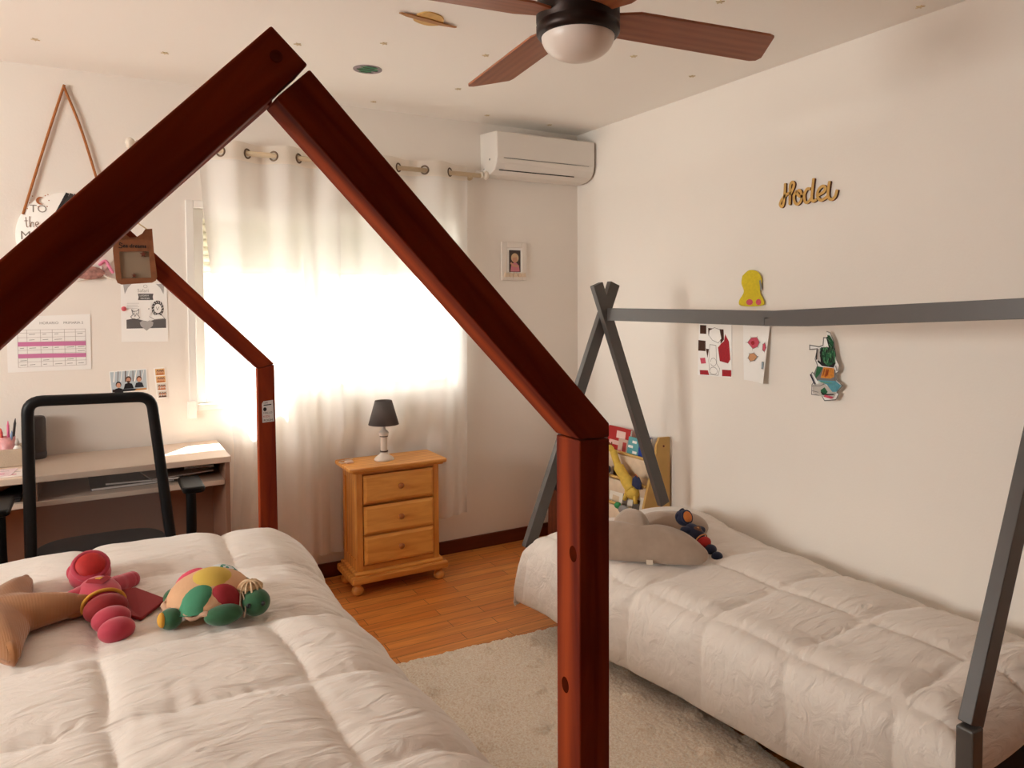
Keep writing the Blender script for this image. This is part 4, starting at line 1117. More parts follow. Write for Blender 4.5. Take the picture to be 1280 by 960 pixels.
for si, stq in enumerate(strokes):
    P = spline([(0, y, z) for y, z in stq], 7); n = len(P)
    wd = [.0064 if 0 < i < n - 1 else .004 for i in range(n)]
    top = []; 
    for dep, mi in ((.010, 0),):
        vs = []; 
        for i in range(n):
            t = (P[min(i + 1, n - 1)] - P[max(i - 1, 0)]).normalized(); nn = Vector((0, -t.z, t.y))
            for sgn in (1, -1):
                for dd in (.010 + .0003 * si, .001):
                    vs.append(Vector((XR - dd, P[i].y + nn.y * wd[i] * sgn, P[i].z + nn.z * wd[i] * sgn)))
        fs_t = []; fs_e = []
        for i in range(n - 1):
            o_ = i * 4; q_ = o_ + 4
            fs_t.append((o_, o_ + 2, q_ + 2, q_)); fs_e.append((o_, q_, q_ + 1, o_ + 1)); fs_e.append((o_ + 2, o_ + 3, q_ + 3, q_ + 2)); fs_e.append((o_ + 1, q_ + 1, q_ + 3, o_ + 3))
        fs_e += [(0, 1, 3, 2), ((n - 1) * 4, (n - 1) * 4 + 2, (n - 1) * 4 + 3, (n - 1) * 4 + 1)]
        b.add(vs, fs_t, 0); b.add(vs, fs_e, 1)
tag(b.build('wooden_name_sign', [SGN, SGE]), 'cut-out wooden script lettering Hodei high on the right-hand wall', 'sign')
CR = mat('crayon_red', (166, 34, 44), .9, var=.15, vscale=120); CB = mat('crayon_brown', (72, 42, 28), .9, var=.2, vscale=120); PEN = mat('pencil_grey', (120, 110, 104), .9)
PK = mat('crayon_pink', (206, 84, 104), .9, var=.15, vscale=120); OCH = mat('crayon_ochre', (206, 152, 110), .9)
# drawing 1
a = Art('right', .001)
a.base([(2.742, 1.345), (2.524, 1.345), (2.521, 1.088), (2.750, 1.082)], 0)
A1 = [[(2.735, 1.337), (2.691, 1.336), (2.691, 1.293), (2.735, 1.293)], [(2.746, 1.26), (2.696, 1.258), (2.695, 1.206), (2.747, 1.206)], [(2.693, 1.219), (2.672, 1.218), (2.682, 1.172)]]
for p_ in A1: a.poly(p_, 2)
a.poly([(2.678, 1.323), (2.575, 1.319), (2.572, 1.27), (2.594, 1.248), (2.60, 1.30), (2.67, 1.312), (2.676, 1.282)], 2)
a.poly([(2.565, 1.297), (2.540, 1.262), (2.530, 1.175), (2.545, 1.155), (2.599, 1.163), (2.611, 1.229), (2.590, 1.25), (2.572, 1.262)], 1)
a.poly([(2.734, 1.169), (2.698, 1.173), (2.692, 1.145), (2.726, 1.141)], 4)
a.poly([(2.735, 1.108), (2.679, 1.111), (2.669, 1.088), (2.733, 1.086)], 1); a.poly([(2.583, 1.122), (2.524, 1.124), (2.524, 1.093), (2.583, 1.09)], 1)
ov = [(2.635, 1.326), (2.6, 1.318), (2.589, 1.274), (2.609, 1.251), (2.649, 1.264), (2.672, 1.286), (2.668, 1.312)]
a.poly(ov, 0); a.line(ov + ov[:1], .002, 3)
bd_ = [(2.665, 1.241), (2.624, 1.239), (2.618, 1.147), (2.598, 1.126), (2.608, 1.092), (2.663, 1.091), (2.672, 1.158)]
a.poly(bd_, 0); a.line(bd_ + bd_[:1], .002, 3); a.line(ngon(2.64, 1.155, .02, .02, 12), .0018, 3); a.line(ngon(2.638, 1.112, .026, .018, 12), .0018, 3)
tag(a.build('drawing', [PAPER, CR, CB, PEN, PK]), 'red and brown painted child drawing below the grey ridge pole, nearest the corner', 'drawing', 'child drawings on the right-hand wall')
# drawing 2, curling off the wall
def curl2(y, z): return .028 * max(0, (2.40 - y) / .1) ** 1.5 * (.35 + max(0, (1.34 - z)) / .26)
a = Art('right', .001, curl=curl2)
nY = 8; nZ = 8
pts2 = [(2.454, 1.345), (2.285, 1.345), (2.300, 1.080), (2.447, 1.085)]
def q2(u, v):
    p0 = Vector(pts2[0]).lerp(Vector(pts2[1]), u); p1 = Vector(pts2[3]).lerp(Vector(pts2[2]), u); p = p0.lerp(p1, v)
    return a.pt(p.x, p.y, .0008)
a.grid(q2, nY, nZ); a.top = .0022
for pl_, mi in (([(2.424, 1.263), (2.402, 1.286), (2.366, 1.289), (2.348, 1.267), (2.361, 1.246), (2.392, 1.235)], 1), ([(2.322, 1.258), (2.308, 1.267), (2.297, 1.246), (2.306, 1.226), (2.322, 1.234)], 1), ([(2.419, 1.19), (2.41, 1.21), (2.383, 1.215), (2.359, 1.2), (2.378, 1.182), (2.405, 1.175)], 2), ([(2.320, 1.179), (2.305, 1.18), (2.306, 1.149), (2.320, 1.148)], 4)):
    a.poly(pl_, mi); a.line(pl_ + pl_[:1], .0025, 3)
    cy_ = sum(p_[0] for p_ in pl_) / len(pl_); cz_ = sum(p_[1] for p_ in pl_) / len(pl_)
    if mi != 4:
        for p_ in pl_: a.line([p_, (p_[0] + .25 * (p_[0] - cy_), p_[1] + .25 * (p_[1] - cz_))], .0016, 3)
a.poly(ngon(2.39, 1.262, .012, .010, 10), 5)
tag(a.build('drawing', [PAPER, PK, OCH, PEN, mat('pale_blue_pencil', (150, 166, 178), .9), CR]), 'white curling paper with pink scribbled blobs below the joint of the ridge pole', 'drawing', 'child drawings on the right-hand wall')
# cut-out drawing
a = Art('right', .004, curl=lambda y, z: .004 + .12 * (2.08 - y))
outc = [(1.983, 1.329), (1.966, 1.326), (1.947, 1.292), (1.939, 1.253), (1.932, 1.217), (1.918, 1.193), (1.921, 1.167), (1.933, 1.159), (1.931, 1.134), (1.9, 1.112), (1.928, 1.08), (1.916, 1.078), (1.932, 1.051), (1.99, 1.04), (2.007, 1.059), (2.061, 1.058), (2.059, 1.1), (2.048, 1.112), (2.066, 1.141), (2.058, 1.153), (2.042, 1.143), (2.03, 1.159), (2.03, 1.185), (2.043, 1.21), (2.031, 1.255), (2.074, 1.249), (2.074, 1.268), (2.022, 1.263), (2.001, 1.271), (1.999, 1.303), (1.983, 1.303)]
a.base(outc, 0)
a.line(outc, .004, 8)
a.poly([(2.012, 1.262), (1.945, 1.266), (1.935, 1.20), (1.945, 1.182), (2.005, 1.184), (2.03, 1.20)], 4)
a.poly([(2.05, 1.145), (2.034, 1.18), (1.935, 1.175), (1.932, 1.12), (2.03, 1.12)], 8)
a.poly([(2.055, 1.10), (2.0, 1.115), (1.93, 1.08), (1.94, 1.058), (2.0, 1.055), (2.055, 1.064)], 10)
a.poly([(1.985, 1.305), (1.968, 1.312), (1.946, 1.288), (1.944, 1.262), (1.97, 1.262)], 4)
a.poly([(2.035, 1.25), (2.02, 1.255), (2.012, 1.20), (2.035, 1.212)], 10)
a.poly([(2.018, 1.258), (1.945, 1.264), (1.934, 1.235), (1.942, 1.202), (1.971, 1.185), (2.0, 1.202)], 1)
a.poly([(1.979, 1.316), (1.966, 1.313), (1.947, 1.289), (1.947, 1.263), (1.965, 1.266)], 1)
a.poly([(1.996, 1.18), (1.942, 1.18), (1.941, 1.144), (1.958, 1.135), (2.012, 1.134)], 2)
a.poly([(2.029, 1.123), (1.935, 1.128), (1.904, 1.112), (1.928, 1.084), (1.949, 1.081), (1.978, 1.108)], 3)
a.poly([(2.03, 1.181), (2.0, 1.179), (2.017, 1.149), (2.038, 1.128), (2.040, 1.143)], 1)
a.poly([(2.011, 1.082), (1.99, 1.096), (1.973, 1.079), (1.986, 1.062), (2.005, 1.063)], 1)
rr = random.Random(5)
for k in range(44):
    y = rr.uniform(1.94, 2.0); z = rr.uniform(1.19, 1.255); a.line([(y, z), (y + rr.uniform(-.006, .006), z + rr.uniform(.01, .02))], .0035, 4 if k % 2 else 5)
for k in range(8):
    y = rr.uniform(1.95, 2.0); a.line([(y, 1.14 + rr.uniform(0, .01)), (y - .008, 1.172)], .004, 6 if k % 2 else 2)
for k in range(6):
    z = rr.uniform(1.265, 1.305); a.line([(1.952 + (z - 1.265) * .3, z), (1.966 + (z - 1.265) * .3, z + .012)], .003, 4 if k % 2 else 5)
a.line([(2.005, 1.253), (2.01, 1.225), (2.0, 1.202)], .007, 4); a.line([(2.03, 1.25), (2.032, 1.21)], .005, 4); a.line([(2.064, 1.142), (2.05, 1.12), (2.04, 1.105)], .006, 7)
a.line([(2.005, 1.075), (1.99, 1.066), (1.94, 1.072)], .005, 4); a.line([(2.055, 1.075), (2.02, 1.072)], .0025, 8); a.line([(2.058, 1.095), (2.01, 1.10), (1.99, 1.11)], .0025, 8)
a.line([(1.93, 1.19), (1.924, 1.172)], .005, 8); a.line([(2.02, 1.116), (1.95, 1.118)], .003, 5); a.poly([(1.99, 1.056), (1.95, 1.052), (1.94, 1.062), (1.985, 1.066)], 9)
tag(a.build('paper_cutout', [PAPER, mat('crayon_green', (38, 96, 62), .9, var=.3, vscale=150), mat('crayon_orange', (212, 136, 52), .9, var=.2, vscale=100), mat('crayon_sky_blue', (88, 150, 164), .9, var=.15, vscale=100), INK, mat('light_crayon_green', (92, 150, 104), .9), mat('rust_crayon', (160, 72, 30), .9), mat('navy_crayon', (26, 28, 66), .9), GREYINK, PK, mat('light_pencil_shading', (196, 188, 180), .9)]), 'scribbled green, orange and blue paper cut-out on the right-hand wall below the ridge pole', 'drawing', 'child drawings on the right-hand wall')
# plain yellow cut-out above the pole
a = Art('right', .003, curl=lambda y, z: .008)
blob = spline([(y, z, 0) for y, z in [(2.45, 1.575), (2.41, 1.60), (2.36, 1.592), (2.335, 1.555), (2.345, 1.50), (2.325, 1.465), (2.322, 1.44), (2.38, 1.432), (2.46, 1.436), (2.468, 1.46), (2.44, 1.50), (2.455, 1.54), (2.45, 1.575)]], 5)
a.base([(p.x, p.y) for p in blob[:-1]], 0)
a.poly(ngon(2.405, 1.452, .020, .014, 14), 1); a.poly(ngon(2.352, 1.452, .016, .014, 14), 1)
a.poly([(2.34, 1.555), (2.333, 1.51), (2.341, 1.505), (2.349, 1.55)], 2)
tag(a.build('paper_cutout', [mat('crayon_yellow', (214, 190, 40), .9, var=.08, vscale=90), PK, mat('grey_blue_crayon', (140, 146, 152), .9)]), 'plain yellow paper cut-out with pink spots above the ridge pole', 'drawing', 'child drawings on the right-hand wall')

# ================================================================== BOOKCASE AND ITS BOOKS
bk = thing('sling_bookcase', 'pale wooden sling bookcase with cloth pockets in the far corner behind the tepee bed', 'bookcase', (2.5, 3.3, 0))
SH_W = mat('pale_yellow_birch', (206, 164, 92), .45, var=.08, vscale=10)
for yy in (2.94, 3.70):
    b = MB(); b.prism([(2.38, yy, 0), (2.645, yy, 0), (2.645, yy, .735), (2.572, yy, .738), (2.552, yy, .70), (2.549, yy, .66), (2.47, yy, .395)], (0, .016, 0)); sd_ = b.build('side_panel', SH_W, bk, bevel=.002)
    if yy < 3: b = MB(); b.lathe([(.006, 0), (.006, .002), (0, .002)], (2.60, yy, .69), axis=(0, -1, 0), seg=12); b.build('screw', mat('brown_screw', (120, 60, 36), .5), sd_)
CAN = mat('cream_canvas', (222, 198, 170), .9, var=.06, vscale=30)
tiers = [(2.535, .612), (2.492, .482), (2.447, .352), (2.405, .222)]
for x, z in tiers:
    b = MB(); 
    prof_ = [(x, z), (x - .002, z - .04), (x + .01, z - .10), (x + .05, z - .118), (x + .085, z - .09), (x + .10, z + .02)]
    def fs_(u, v):
        k = v * (len(prof_) - 1); i = min(int(k), len(prof_) - 2); t = k - i
        px = prof_[i][0] * (1 - t) + prof_[i + 1][0] * t; pz = prof_[i][1] * (1 - t) + prof_[i + 1][1] * t
        return Vector((min(px, 2.63) - .006 * math.sin(PI * u), 2.956 + .744 * u, pz - .012 * math.sin(PI * u)))
    b.grid(fs_, 14, 15); s_ = b.build('sling', CAN, bk); md = s_.modifiers.new('thickness', 'SOLIDIFY'); md.thickness = .002
    b = MB(); b.tube([(x, 2.956, z), (x, 3.70, z)], .008, seg=10); b.tube([(min(x + .1, 2.63), 2.956, z + .02), (min(x + .1, 2.63), 3.70, z + .02)], .008, seg=10); b.build('rod', SH_W, bk)
def book(ya, yb__, x, z, hgt, cc, label, th=.014, lean=.16, deco=None, nm='book'):
    """book standing in a pocket, cover towards the room (-X)"""
    q = Matrix.Rotation(lean, 3, 'Y')
    o0 = Vector((x, (ya + yb__) / 2, z)); wd = yb__ - ya
    b = MB(); b.box(o0 + q @ Vector((0, 0, hgt / 2)), (th, wd, hgt), 0, q); b.box(o0 + q @ Vector((.0005, 0, hgt / 2)), (th - .005, wd + .0008, hgt - .006), 1, q)
    ms = [mat('cover_%d_%d_%d' % cc, cc, .4), PAPER]
    for (u0, u1, v0, v1, dc) in deco or []:
        nm_ = 'cover_%d_%d_%d' % dc; M_ = mat(nm_, dc, .4)
        if M_ not in ms: ms.append(M_)
        b.box(o0 + q @ Vector((-th / 2 - .0003, (u0 + u1 - 1) / 2 * wd, (v0 + v1) / 2 * hgt)), (.0006, (u1 - u0) * wd, (v1 - v0) * hgt), ms.index(M_), q)
    return tag(b.build(nm, ms, origin=o0), label, 'book', 'picture books in the sling bookcase')
T = tiers
book(3.22, 3.42, T[0][0] + .045, .53, .205, (176, 34, 34), 'red picture book in the top pocket of the bookcase, behind the bed post', deco=[(.1, .9, .5, .62, (220, 180, 170)), (.2, .6, .7, .9, (232, 200, 190))])
book(3.21, 3.29, T[0][0] + .024, .528, .150, (206, 176, 160), 'small pale pink book in front of the red one in the top pocket', deco=[(.1, .5, .5, .9, (180, 60, 60)), (.6, .9, .2, .6, (226, 120, 130))])
book(3.115, 3.205, T[0][0] + .024, .528, .175, (92, 160, 168), 'teal book with white clouds in the top pocket of the bookcase', deco=[(.2, .6, .82, .9, (240, 236, 230)), (.5, .95, .66, .74, (240, 236, 230)), (.1, .5, .5, .58, (240, 236, 230)), (.55, .9, .36, .44, (240, 236, 230))])
book(3.025, 3.11, T[0][0] + .024, .528, .195, (28, 62, 150), 'bright blue book at the near end of the top pocket', deco=[(.2, .8, .6, .7, (150, 190, 210))])
book(3.46, 3.66, T[0][0] + .03, .528, .18, (222, 214, 204), 'white book at the far end of the top pocket', deco=[(.2, .8, .4, .8, (120, 140, 170))])
book(3.30, 3.46, T[1][0] + .03, .40, .20, (226, 208, 190), 'cream book in the middle pocket of the bookcase, next to the giraffe', deco=[(.2, .8, .55, .6, (80, 70, 66)), (.1, .6, .75, .8, (80, 70, 66))])
book(2.97, 3.17, T[1][0] + .045, .40, .165, (210, 176, 140), 'tan book at the near end of the middle pocket, behind the giraffe', deco=[(.1, .9, .85, .95, (196, 110, 90))])
book(3.48, 3.68, T[1][0] + .03, .40, .18, (168, 38, 40), 'dark red book at the far end of the middle pocket', deco=[(.2, .8, .5, .7, (230, 210, 190))])
book(2.97, 3.26, T[2][0] + .03, .27, .185, (232, 222, 208), 'wide white map book at the near end of the third pocket', deco=[(.05, .95, .86, .93, (190, 176, 160)), (.1, .3, .3, .7, (96, 84, 76)), (.45, .6, .2, .75, (110, 96, 86)), (.7, .9, .4, .6, (214, 190, 160))])
book(3.30, 3.46, T[2][0] + .03, .27, .17, (120, 110, 104), 'grey book in the third pocket of the bookcase', deco=[(.2, .7, .5, .8, (210, 200, 190))])
book(3.49, 3.67, T[2][0] + .03, .27, .19, (188, 30, 34), 'bright red book at the far end of the third pocket', deco=[(.2, .8, .2, .3, (120, 20, 24))])
book(3.02, 3.2, T[3][0] + .03, .14, .17, (190, 150, 110), 'brown paper book at the near end of the lowest pocket', deco=[(.1, .9, .4, .8, (170, 176, 186))])
bb_ = book(3.56, 3.68, 2.37, .09, .45, (20, 20, 22), 'tall black binder standing against the far end of the bookcase', th=.03, lean=.03, nm='binder', deco=[(.3, .7, .75, .9, (150, 160, 170))]); bb_['category'] = 'binder'; del bb_['group']
b = MB(); b.box((2.345, 3.62, .17), (.016, .10, .34), 0, Matrix.Rotation(.03, 3, 'Y')); tag(b.build('wooden_board', wood('red_brown_board', (88, 40, 24), (120, 62, 38)), origin=(2.345, 3.62, 0), bevel=.002), 'small brown wooden board leaning on the tall black binder', 'board')
# giraffe
gi = thing('toy_giraffe', 'yellow toy giraffe poking out of the middle bookcase pocket', 'soft toy', (2.475, 3.15, .42))
GY = mat('yellow_plush', (214, 176, 72), .8, var=.1, vscale=60)
b = MB(); b.tube(spline([(2.475, 3.05, .45), (2.470, 3.10, .50), (2.468, 3.16, .56), (2.468, 3.205, .635)]), [.034] * 8 + [.03] * 8 + [.02] * 8 + [.014], seg=12); b.build('neck', GY, gi)
b = MB(); b.ball((2.46, 3.215, .645), (.018, .03, .016), Euler((R(30), 0, 0)).to_matrix()); b.build('head', GY, gi)
for s_ in (-1, 1):
    b = MB(); b.tube([(2.465 + .008 * s_, 3.222, .655), (2.467 + .008 * s_, 3.226, .678)], [.003, .004], seg=8); b.build('horn', mat('brown_plush', (130, 74, 40), .8), gi)
b = MB(); b.ball((2.478, 3.05, .435), (.035, .05, .04)); b.build('body', GY, gi)
for dy in (-.03, .03):
    b = MB(); b.tube([(2.470, 3.05 + dy, .43), (2.462, 3.05 + dy * 1.6, .385)], [.014, .011], seg=8); b.build('leg', GY, gi)
cr = thing('toy_car', 'dark grey toy car in the middle pocket beside the giraffe, next to the bed post', 'toy', (2.462, 3.28, .485))
b = MB(); b.puffy(rrect(3.235, 3.335, .50, .54, .015), .022, lambda x, y, z: Vector((2.472 - z, x, y)), zflat=1); b.build('body', mat('dark_grey_plastic', (52, 50, 54), .4), cr)
for dy in (3.26, 3.31):
    b = MB(); b.lathe([(0, -.006), (.014, -.006), (.015, 0), (.014, .006), (0, .006)], (2.45, dy, .50), axis=(1, 0, 0), seg=16); b.build('wheel', BLACK, cr)
nv = thing('blue_pouch', 'small navy blue pouch in the middle pocket at the near end', 'pouch', (2.47, 3.0, .48))
b = MB(); b.puffy([(2.965, .47), (3.0, .462), (3.04, .475), (3.035, .515), (3.01, .535), (2.985, .53), (2.968, .505)], .014, lambda x, y, z: Vector((2.470 - z, x, y)), zflat=1); b.build('pouch', mat('navy_cloth', (40, 48, 84), .8), nv)
b = MB(); b.tube([(2.465, 2.99, .53), (2.46, 3.0, .545), (2.465, 3.015, .532)], .003, seg=6); b.build('strap', mat('orange_cord', (200, 110, 50), .7), nv)
gt = thing('toy_dinosaur', 'small grey and green toy animal on the front of the third pocket', 'soft toy', (2.43, 3.06, .33))
b = MB(); b.ball((2.425, 3.05, .345), (.02, .05, .026)); b.tube(spline([(2.425, 3.0, .345), (2.425, 2.975, .335), (2.425, 2.96, .318)]), [.018] * 8 + [.01] * 8 + [.004], seg=8); b.build('body', mat('grey_plush', (140, 136, 134), .9, var=.1), gt)
b = MB(); b.ball((2.42, 3.10, .36), (.018, .022, .018)); b.build('head', mat('green_plush', (60, 140, 84), .9), gt)

# ================================================================== SOFT TOYS ON THE LEFT BED
def frame_of(origin, ang, tilt=0.0):
    q = Matrix.Rotation(ang, 3, 'Z') @ Matrix.Rotation(tilt, 3, 'X')
    return lambda x, y, z: Vector(origin) + q @ Vector((x, y, z)), q
def doll(label, pos, ang, s, tilt, body, face, shorts, belt, cape, emb, arms, capeflap):
    """plush caped doll lying on its back: local x = right, y = towards the head, z = up"""
    t = thing('plush_doll', label, 'soft toy', pos)
    fr, q = frame_of(pos, ang, tilt)
    S = lambda x, y, z: fr(x * s, y * s * 1.36, z * s)
    def bl(nm, c, r, M, par=None, rx=None, mb=None):
        b = mb or MB(); rot = q if rx is None else q @ Euler(rx).to_matrix()
        b.ball(S(*c), [r[0] * s, r[1] * s * 1.2, r[2] * s], rot)
        return b.build(nm, M, par or t, origin=S(*c))
    bl('torso', (0, .060, .045), (.060, .072, .045), body)
    h = bl('hood', (0, .164, .056), (.060, .056, .054), body)
    # brim and face disc, turned up and towards the feet
    fa = q @ Vector((-.05, -.60, .80)).normalized()
    fc = S(0, .166, .056) + fa * .047 * s
    b = MB(); b.torus(fc - fa * .004 * s, .047 * s, .009 * s, axis=fa, seg=28); b.build('hood_brim', body, h)
    b = MB(); qq = Vector((0, 0, 1)).rotation_difference(fa).to_matrix(); b.ball(fc, (.043 * s, .043 * s, .020 * s), qq); b.build('face', face, t, origin=fc)
    bl('hood_fold', (.012, .196, .078), (.040, .011, .026), body, h, rx=(R(-30), 0, R(10)))
    bl('hood_fold', (-.040, .186, .056), (.024, .013, .027), body, h, rx=(R(-20), 0, R(35)))
    for sx, (ax, ay) in zip((-1, 1), arms):
        b = MB(); b.tube(spline([S(sx * .035, .075, .045), S(sx * .5 * (abs(ax) + .035), (ay + .08) / 2, .040), S(sx * abs(ax), ay, .034)], 5), [.030 * s] * 5 + [.027 * s] * 5 + [.024 * s], seg=12); b.ball(S(sx * abs(ax), ay, .034), (.026 * s,) * 3); b.build('arm', body, t, origin=S(0, .07, .04))
    bl('shorts', (0, -.012, .040), (.060, .036, .042), shorts)
    b = MB()
    pts = [S(.057 * math.cos(k), .012 + .004 * math.sin(k), .040 + .041 * math.sin(k)) for k in [R(d_) for d_ in range(-20, 201, 10)]]
    b.tube(pts, .0055 * s, seg=8, flat=1); b.build('belt', belt, t, origin=S(0, .012, .05))
    bl('leg_roll', (0, -.064, .038), (.052, .032, .036), body)
    bl('leg_roll', (0, -.114, .036), (.048, .031, .034), body)
    b = MB(); c0 = [S(*v) for v in capeflap]
    b.prism(c0, q @ Vector((0, 0, .010 * s))); b.build('cape', cape, t, origin=c0[0], bevel=.003)
    # chest patch
    ep = []
    for u, v in ((-.026, .030), (.026, .030), (.036, .016), (0, -.026), (-.036, .016)):
        x = u; y = .050 + v * .8; zz = .047 + .048 * math.sqrt(max(0, 1 - (x / .062) ** 2 - ((y - .055) / .064) ** 2)) + .002
        ep.append(S(x, y, zz))
    cc_ = sum(ep, Vector()) / 5 + q @ Vector((0, 0, .004 * s))
    b = MB(); b.add(ep + [cc_], [(i, (i + 1) % 5, 5) for i in range(5)], 0)
    for u in (.3, ):
        b.add([p_ * u + cc_ * (1 - u) + q @ Vector((0, 0, .003 * s)) for p_ in ep] + [cc_ + q @ Vector((0, 0, .003 * s))], [(i, (i + 1) % 5, 5) for i in range(5)], 1)
    b.build('chest_patch', [emb, belt], t, origin=cc_)
    return t
zL = lambda x, y: surf(QL, x, y)
PNK = mat('pink_velour', (178, 48, 68), .8, var=.05, vscale=40, sheen=.25)
RED = mat('deep_red_velour', (136, 12, 16), .8, sheen=.1)
YEL = mat('yellow_felt', (206, 150, 50), .8)
px_, py_ = .003, 2.355
doll('pink plush caped doll lying on the left bed between the star and the turtle', (px_, py_, zL(px_, py_) - .004), R(10), .96, R(5), PNK, mat('red_face_velour', (176, 24, 18), .7, var=.1, vscale=60), RED, YEL, RED, mat('crimson_patch', (150, 22, 34), .8), [(.118, .045), (.105, .115)], [(.03, .085, .022), (.10, .055, .034), (.165, -.02, .020), (.075, -.075, .016), (.04, -.04, .02)])
# turtle
tx, ty = .272, 2.265; tz = zL(tx, ty)
tu = thing('plush_turtle', 'patchwork plush turtle with green feet lying on the left bed', 'soft toy', (tx, ty, tz))
BEI = mat('beige_patch_cloth', (206, 160, 122), .9, bump=.15, bscale=90)
RX, RY_, RZ = .118, .116, .082
def dome(u, v, off=0.0):
    """point on the shell: (u,v) plan position in units of the radii"""
    r2 = min(.9999, u * u + v * v)
    p = Vector((u * RX, v * RY_, .035 + RZ * math.sqrt(1 - r2))); n = Vector((u / RX, v / RY_, math.sqrt(1 - r2) / RZ)).normalized()
    return Vector((tx, ty, tz)) + p + n * off
b = MB(); b.ball((tx, ty, tz + .035), (RX, RY_, RZ), squash=lambda p: Vector((p.x, p.y, p.z if p.z > 0 else p.z * .25))); b.build('shell', BEI, tu)
def patch(nm, outline, M):
    b = MB(); n = len(outline); rings = 5
    cu_ = sum(o_[0] for o_ in outline) / n; cv_ = sum(o_[1] for o_ in outline) / n
    vs = []; fs = []
    for k in range(rings + 1):
        r = k / rings
        for u, v in outline: vs.append(dome(cu_ + (u - cu_) * r, cv_ + (v - cv_) * r, -.002 + .010 * (1 - r ** 3)))
    for k in range(rings):
        for i in range(n): fs.append((k * n + i, (k + 1) * n + i, (k + 1) * n + (i + 1) % n, k * n + (i + 1) % n))
    b.add(vs, fs, 0, True); return b.build(nm, M, tu)
patch('shell_patch', ngon(.03, -.20, .48, .50, 24), mat('yellow_patch', (206, 172, 76), .9, var=.06, bump=.1))
patch('shell_patch', ngon(-.42, -.74, .40, .24, 24, .25), mat('sea_green_patch', (70, 138, 104), .9, var=.06, bump=.1))
patch('shell_patch', ngon(.27, -.80, .34, .19, 24, -.15), mat('crimson_cloth_patch', (150, 26, 36), .8, bump=.1))
patch('shell_patch', ngon(-.42, .52, .36, .30, 24), mat('rose_patch', (198, 70, 92), .9, var=.15, vscale=120))
def print_mat():
    M = mat('green_print_patch', (196, 204, 204), .9); nt = M.node_tree
    v = nt.nodes.new('ShaderNodeTexVoronoi'); v.inputs['Scale'].default_value = 90
    tc = nt.nodes.new('ShaderNodeTexCoord'); nt.links.new(tc.outputs['Object'], v.inputs['Vector'])
    r = nt.nodes.new('ShaderNodeValToRGB'); r.color_ramp.interpolation = 'CONSTANT'
    r.color_ramp.elements[0].color = (*srgb((54, 140, 120)), 1); r.color_ramp.elements[1].position = .45; r.color_ramp.elements[1].color = (*srgb((206, 212, 212)), 1)
    nt.links.new(v.outputs['Distance'], r.inputs[0]); nt.links.new(r.outputs[0], nt.nodes['Principled BSDF'].inputs['Base Color']); return M
patch('shell_patch', ngon(.42, .48, .36, .30, 24), print_mat())
b = MB()
pts = []
for k in range(73):
    an = 2 * PI * k / 72; rr_ = 1.02 + .035 * math.sin(an * 17) ; pts.append(Vector((tx + RX * rr_ * math.cos(an), ty + RY_ * rr_ * math.sin(an), tz + .032 + .006 * math.sin(an * 13))))
b.tube(pts, .006, seg=6, flat=1.6); b.build('ruffle', mat('beige_ruffle', (188, 150, 124), .9), tu)
GF = mat('bottle_green_plush', (44, 92, 58), .9, var=.1, vscale=80, sheen=.3)
hd = MB(); hd.ball((tx + .110, ty - .098, tz + .034), (.040, .038, .038)); H_ = hd.build('head', GF, tu)
for ex, ey in ((.084, -.130), (.124, -.133)):
    b = MB(); b.ball((tx + ex, ty + ey, tz + .040), (.006, .005, .007)); b.build('eye', BLACK, H_)
b = MB(); b.puffy(ngon(0, 0, .038, .03, 16), .018, lambda x, y, z: Vector((tx + .098 + x, ty - .07 + y, tz + .072 + z))); b.build('straw_tuft', mat('straw_tuft', (204, 172, 134), .9, bump=.6, bscale=120), H_)
b = MB()
for k in range(12):
    an = 2 * PI * k / 12; b.tube(spline([(tx + .098, ty - .075, tz + .09), (tx + .098 + .022 * math.cos(an), ty - .075 + .02 * math.sin(an), tz + .088), (tx + .098 + .034 * math.cos(an), ty - .078 + .03 * math.sin(an), tz + .066)], 4), .003, seg=5)
b.build('straw_fringe', mat('straw_strand', (216, 186, 150), .9), H_)
for (fx, fy, r1, r2, an) in ((.02, -.118, .052, .030, 0), (-.112, -.072, .030, .032, .5), (.10, .07, .03, .035, 0), (-.09, .08, .03, .03, 0)):
    b = MB(); b.ball((tx + fx, ty + fy, tz + .025), (r1, r2, .028), Matrix.Rotation(an, 3, 'Z')); ft = b.build('foot', GF, tu)
    if fx < -.1 and fy < 0:
        b2 = MB(); b2.ball((tx + fx - .022, ty + fy - .006, tz + .028), (.012, .022, .020)); b2.build('sole', YEL, ft)
b = MB(); b.tube(spline([(tx + .07, ty - .09, tz + .07), (tx + .064, ty - .112, tz + .035), (tx + .06, ty - .125, tz + .010)]), .0022, seg=6); b.tube(spline([(tx + .075, ty - .09, tz + .07), (tx + .078, ty - .118, tz + .035), (tx + .072, ty - .128, tz + .010)]), .0022, seg=6); b.build('neck_cord', mat('pale_cord_tie', (196, 178, 158), .8), tu)
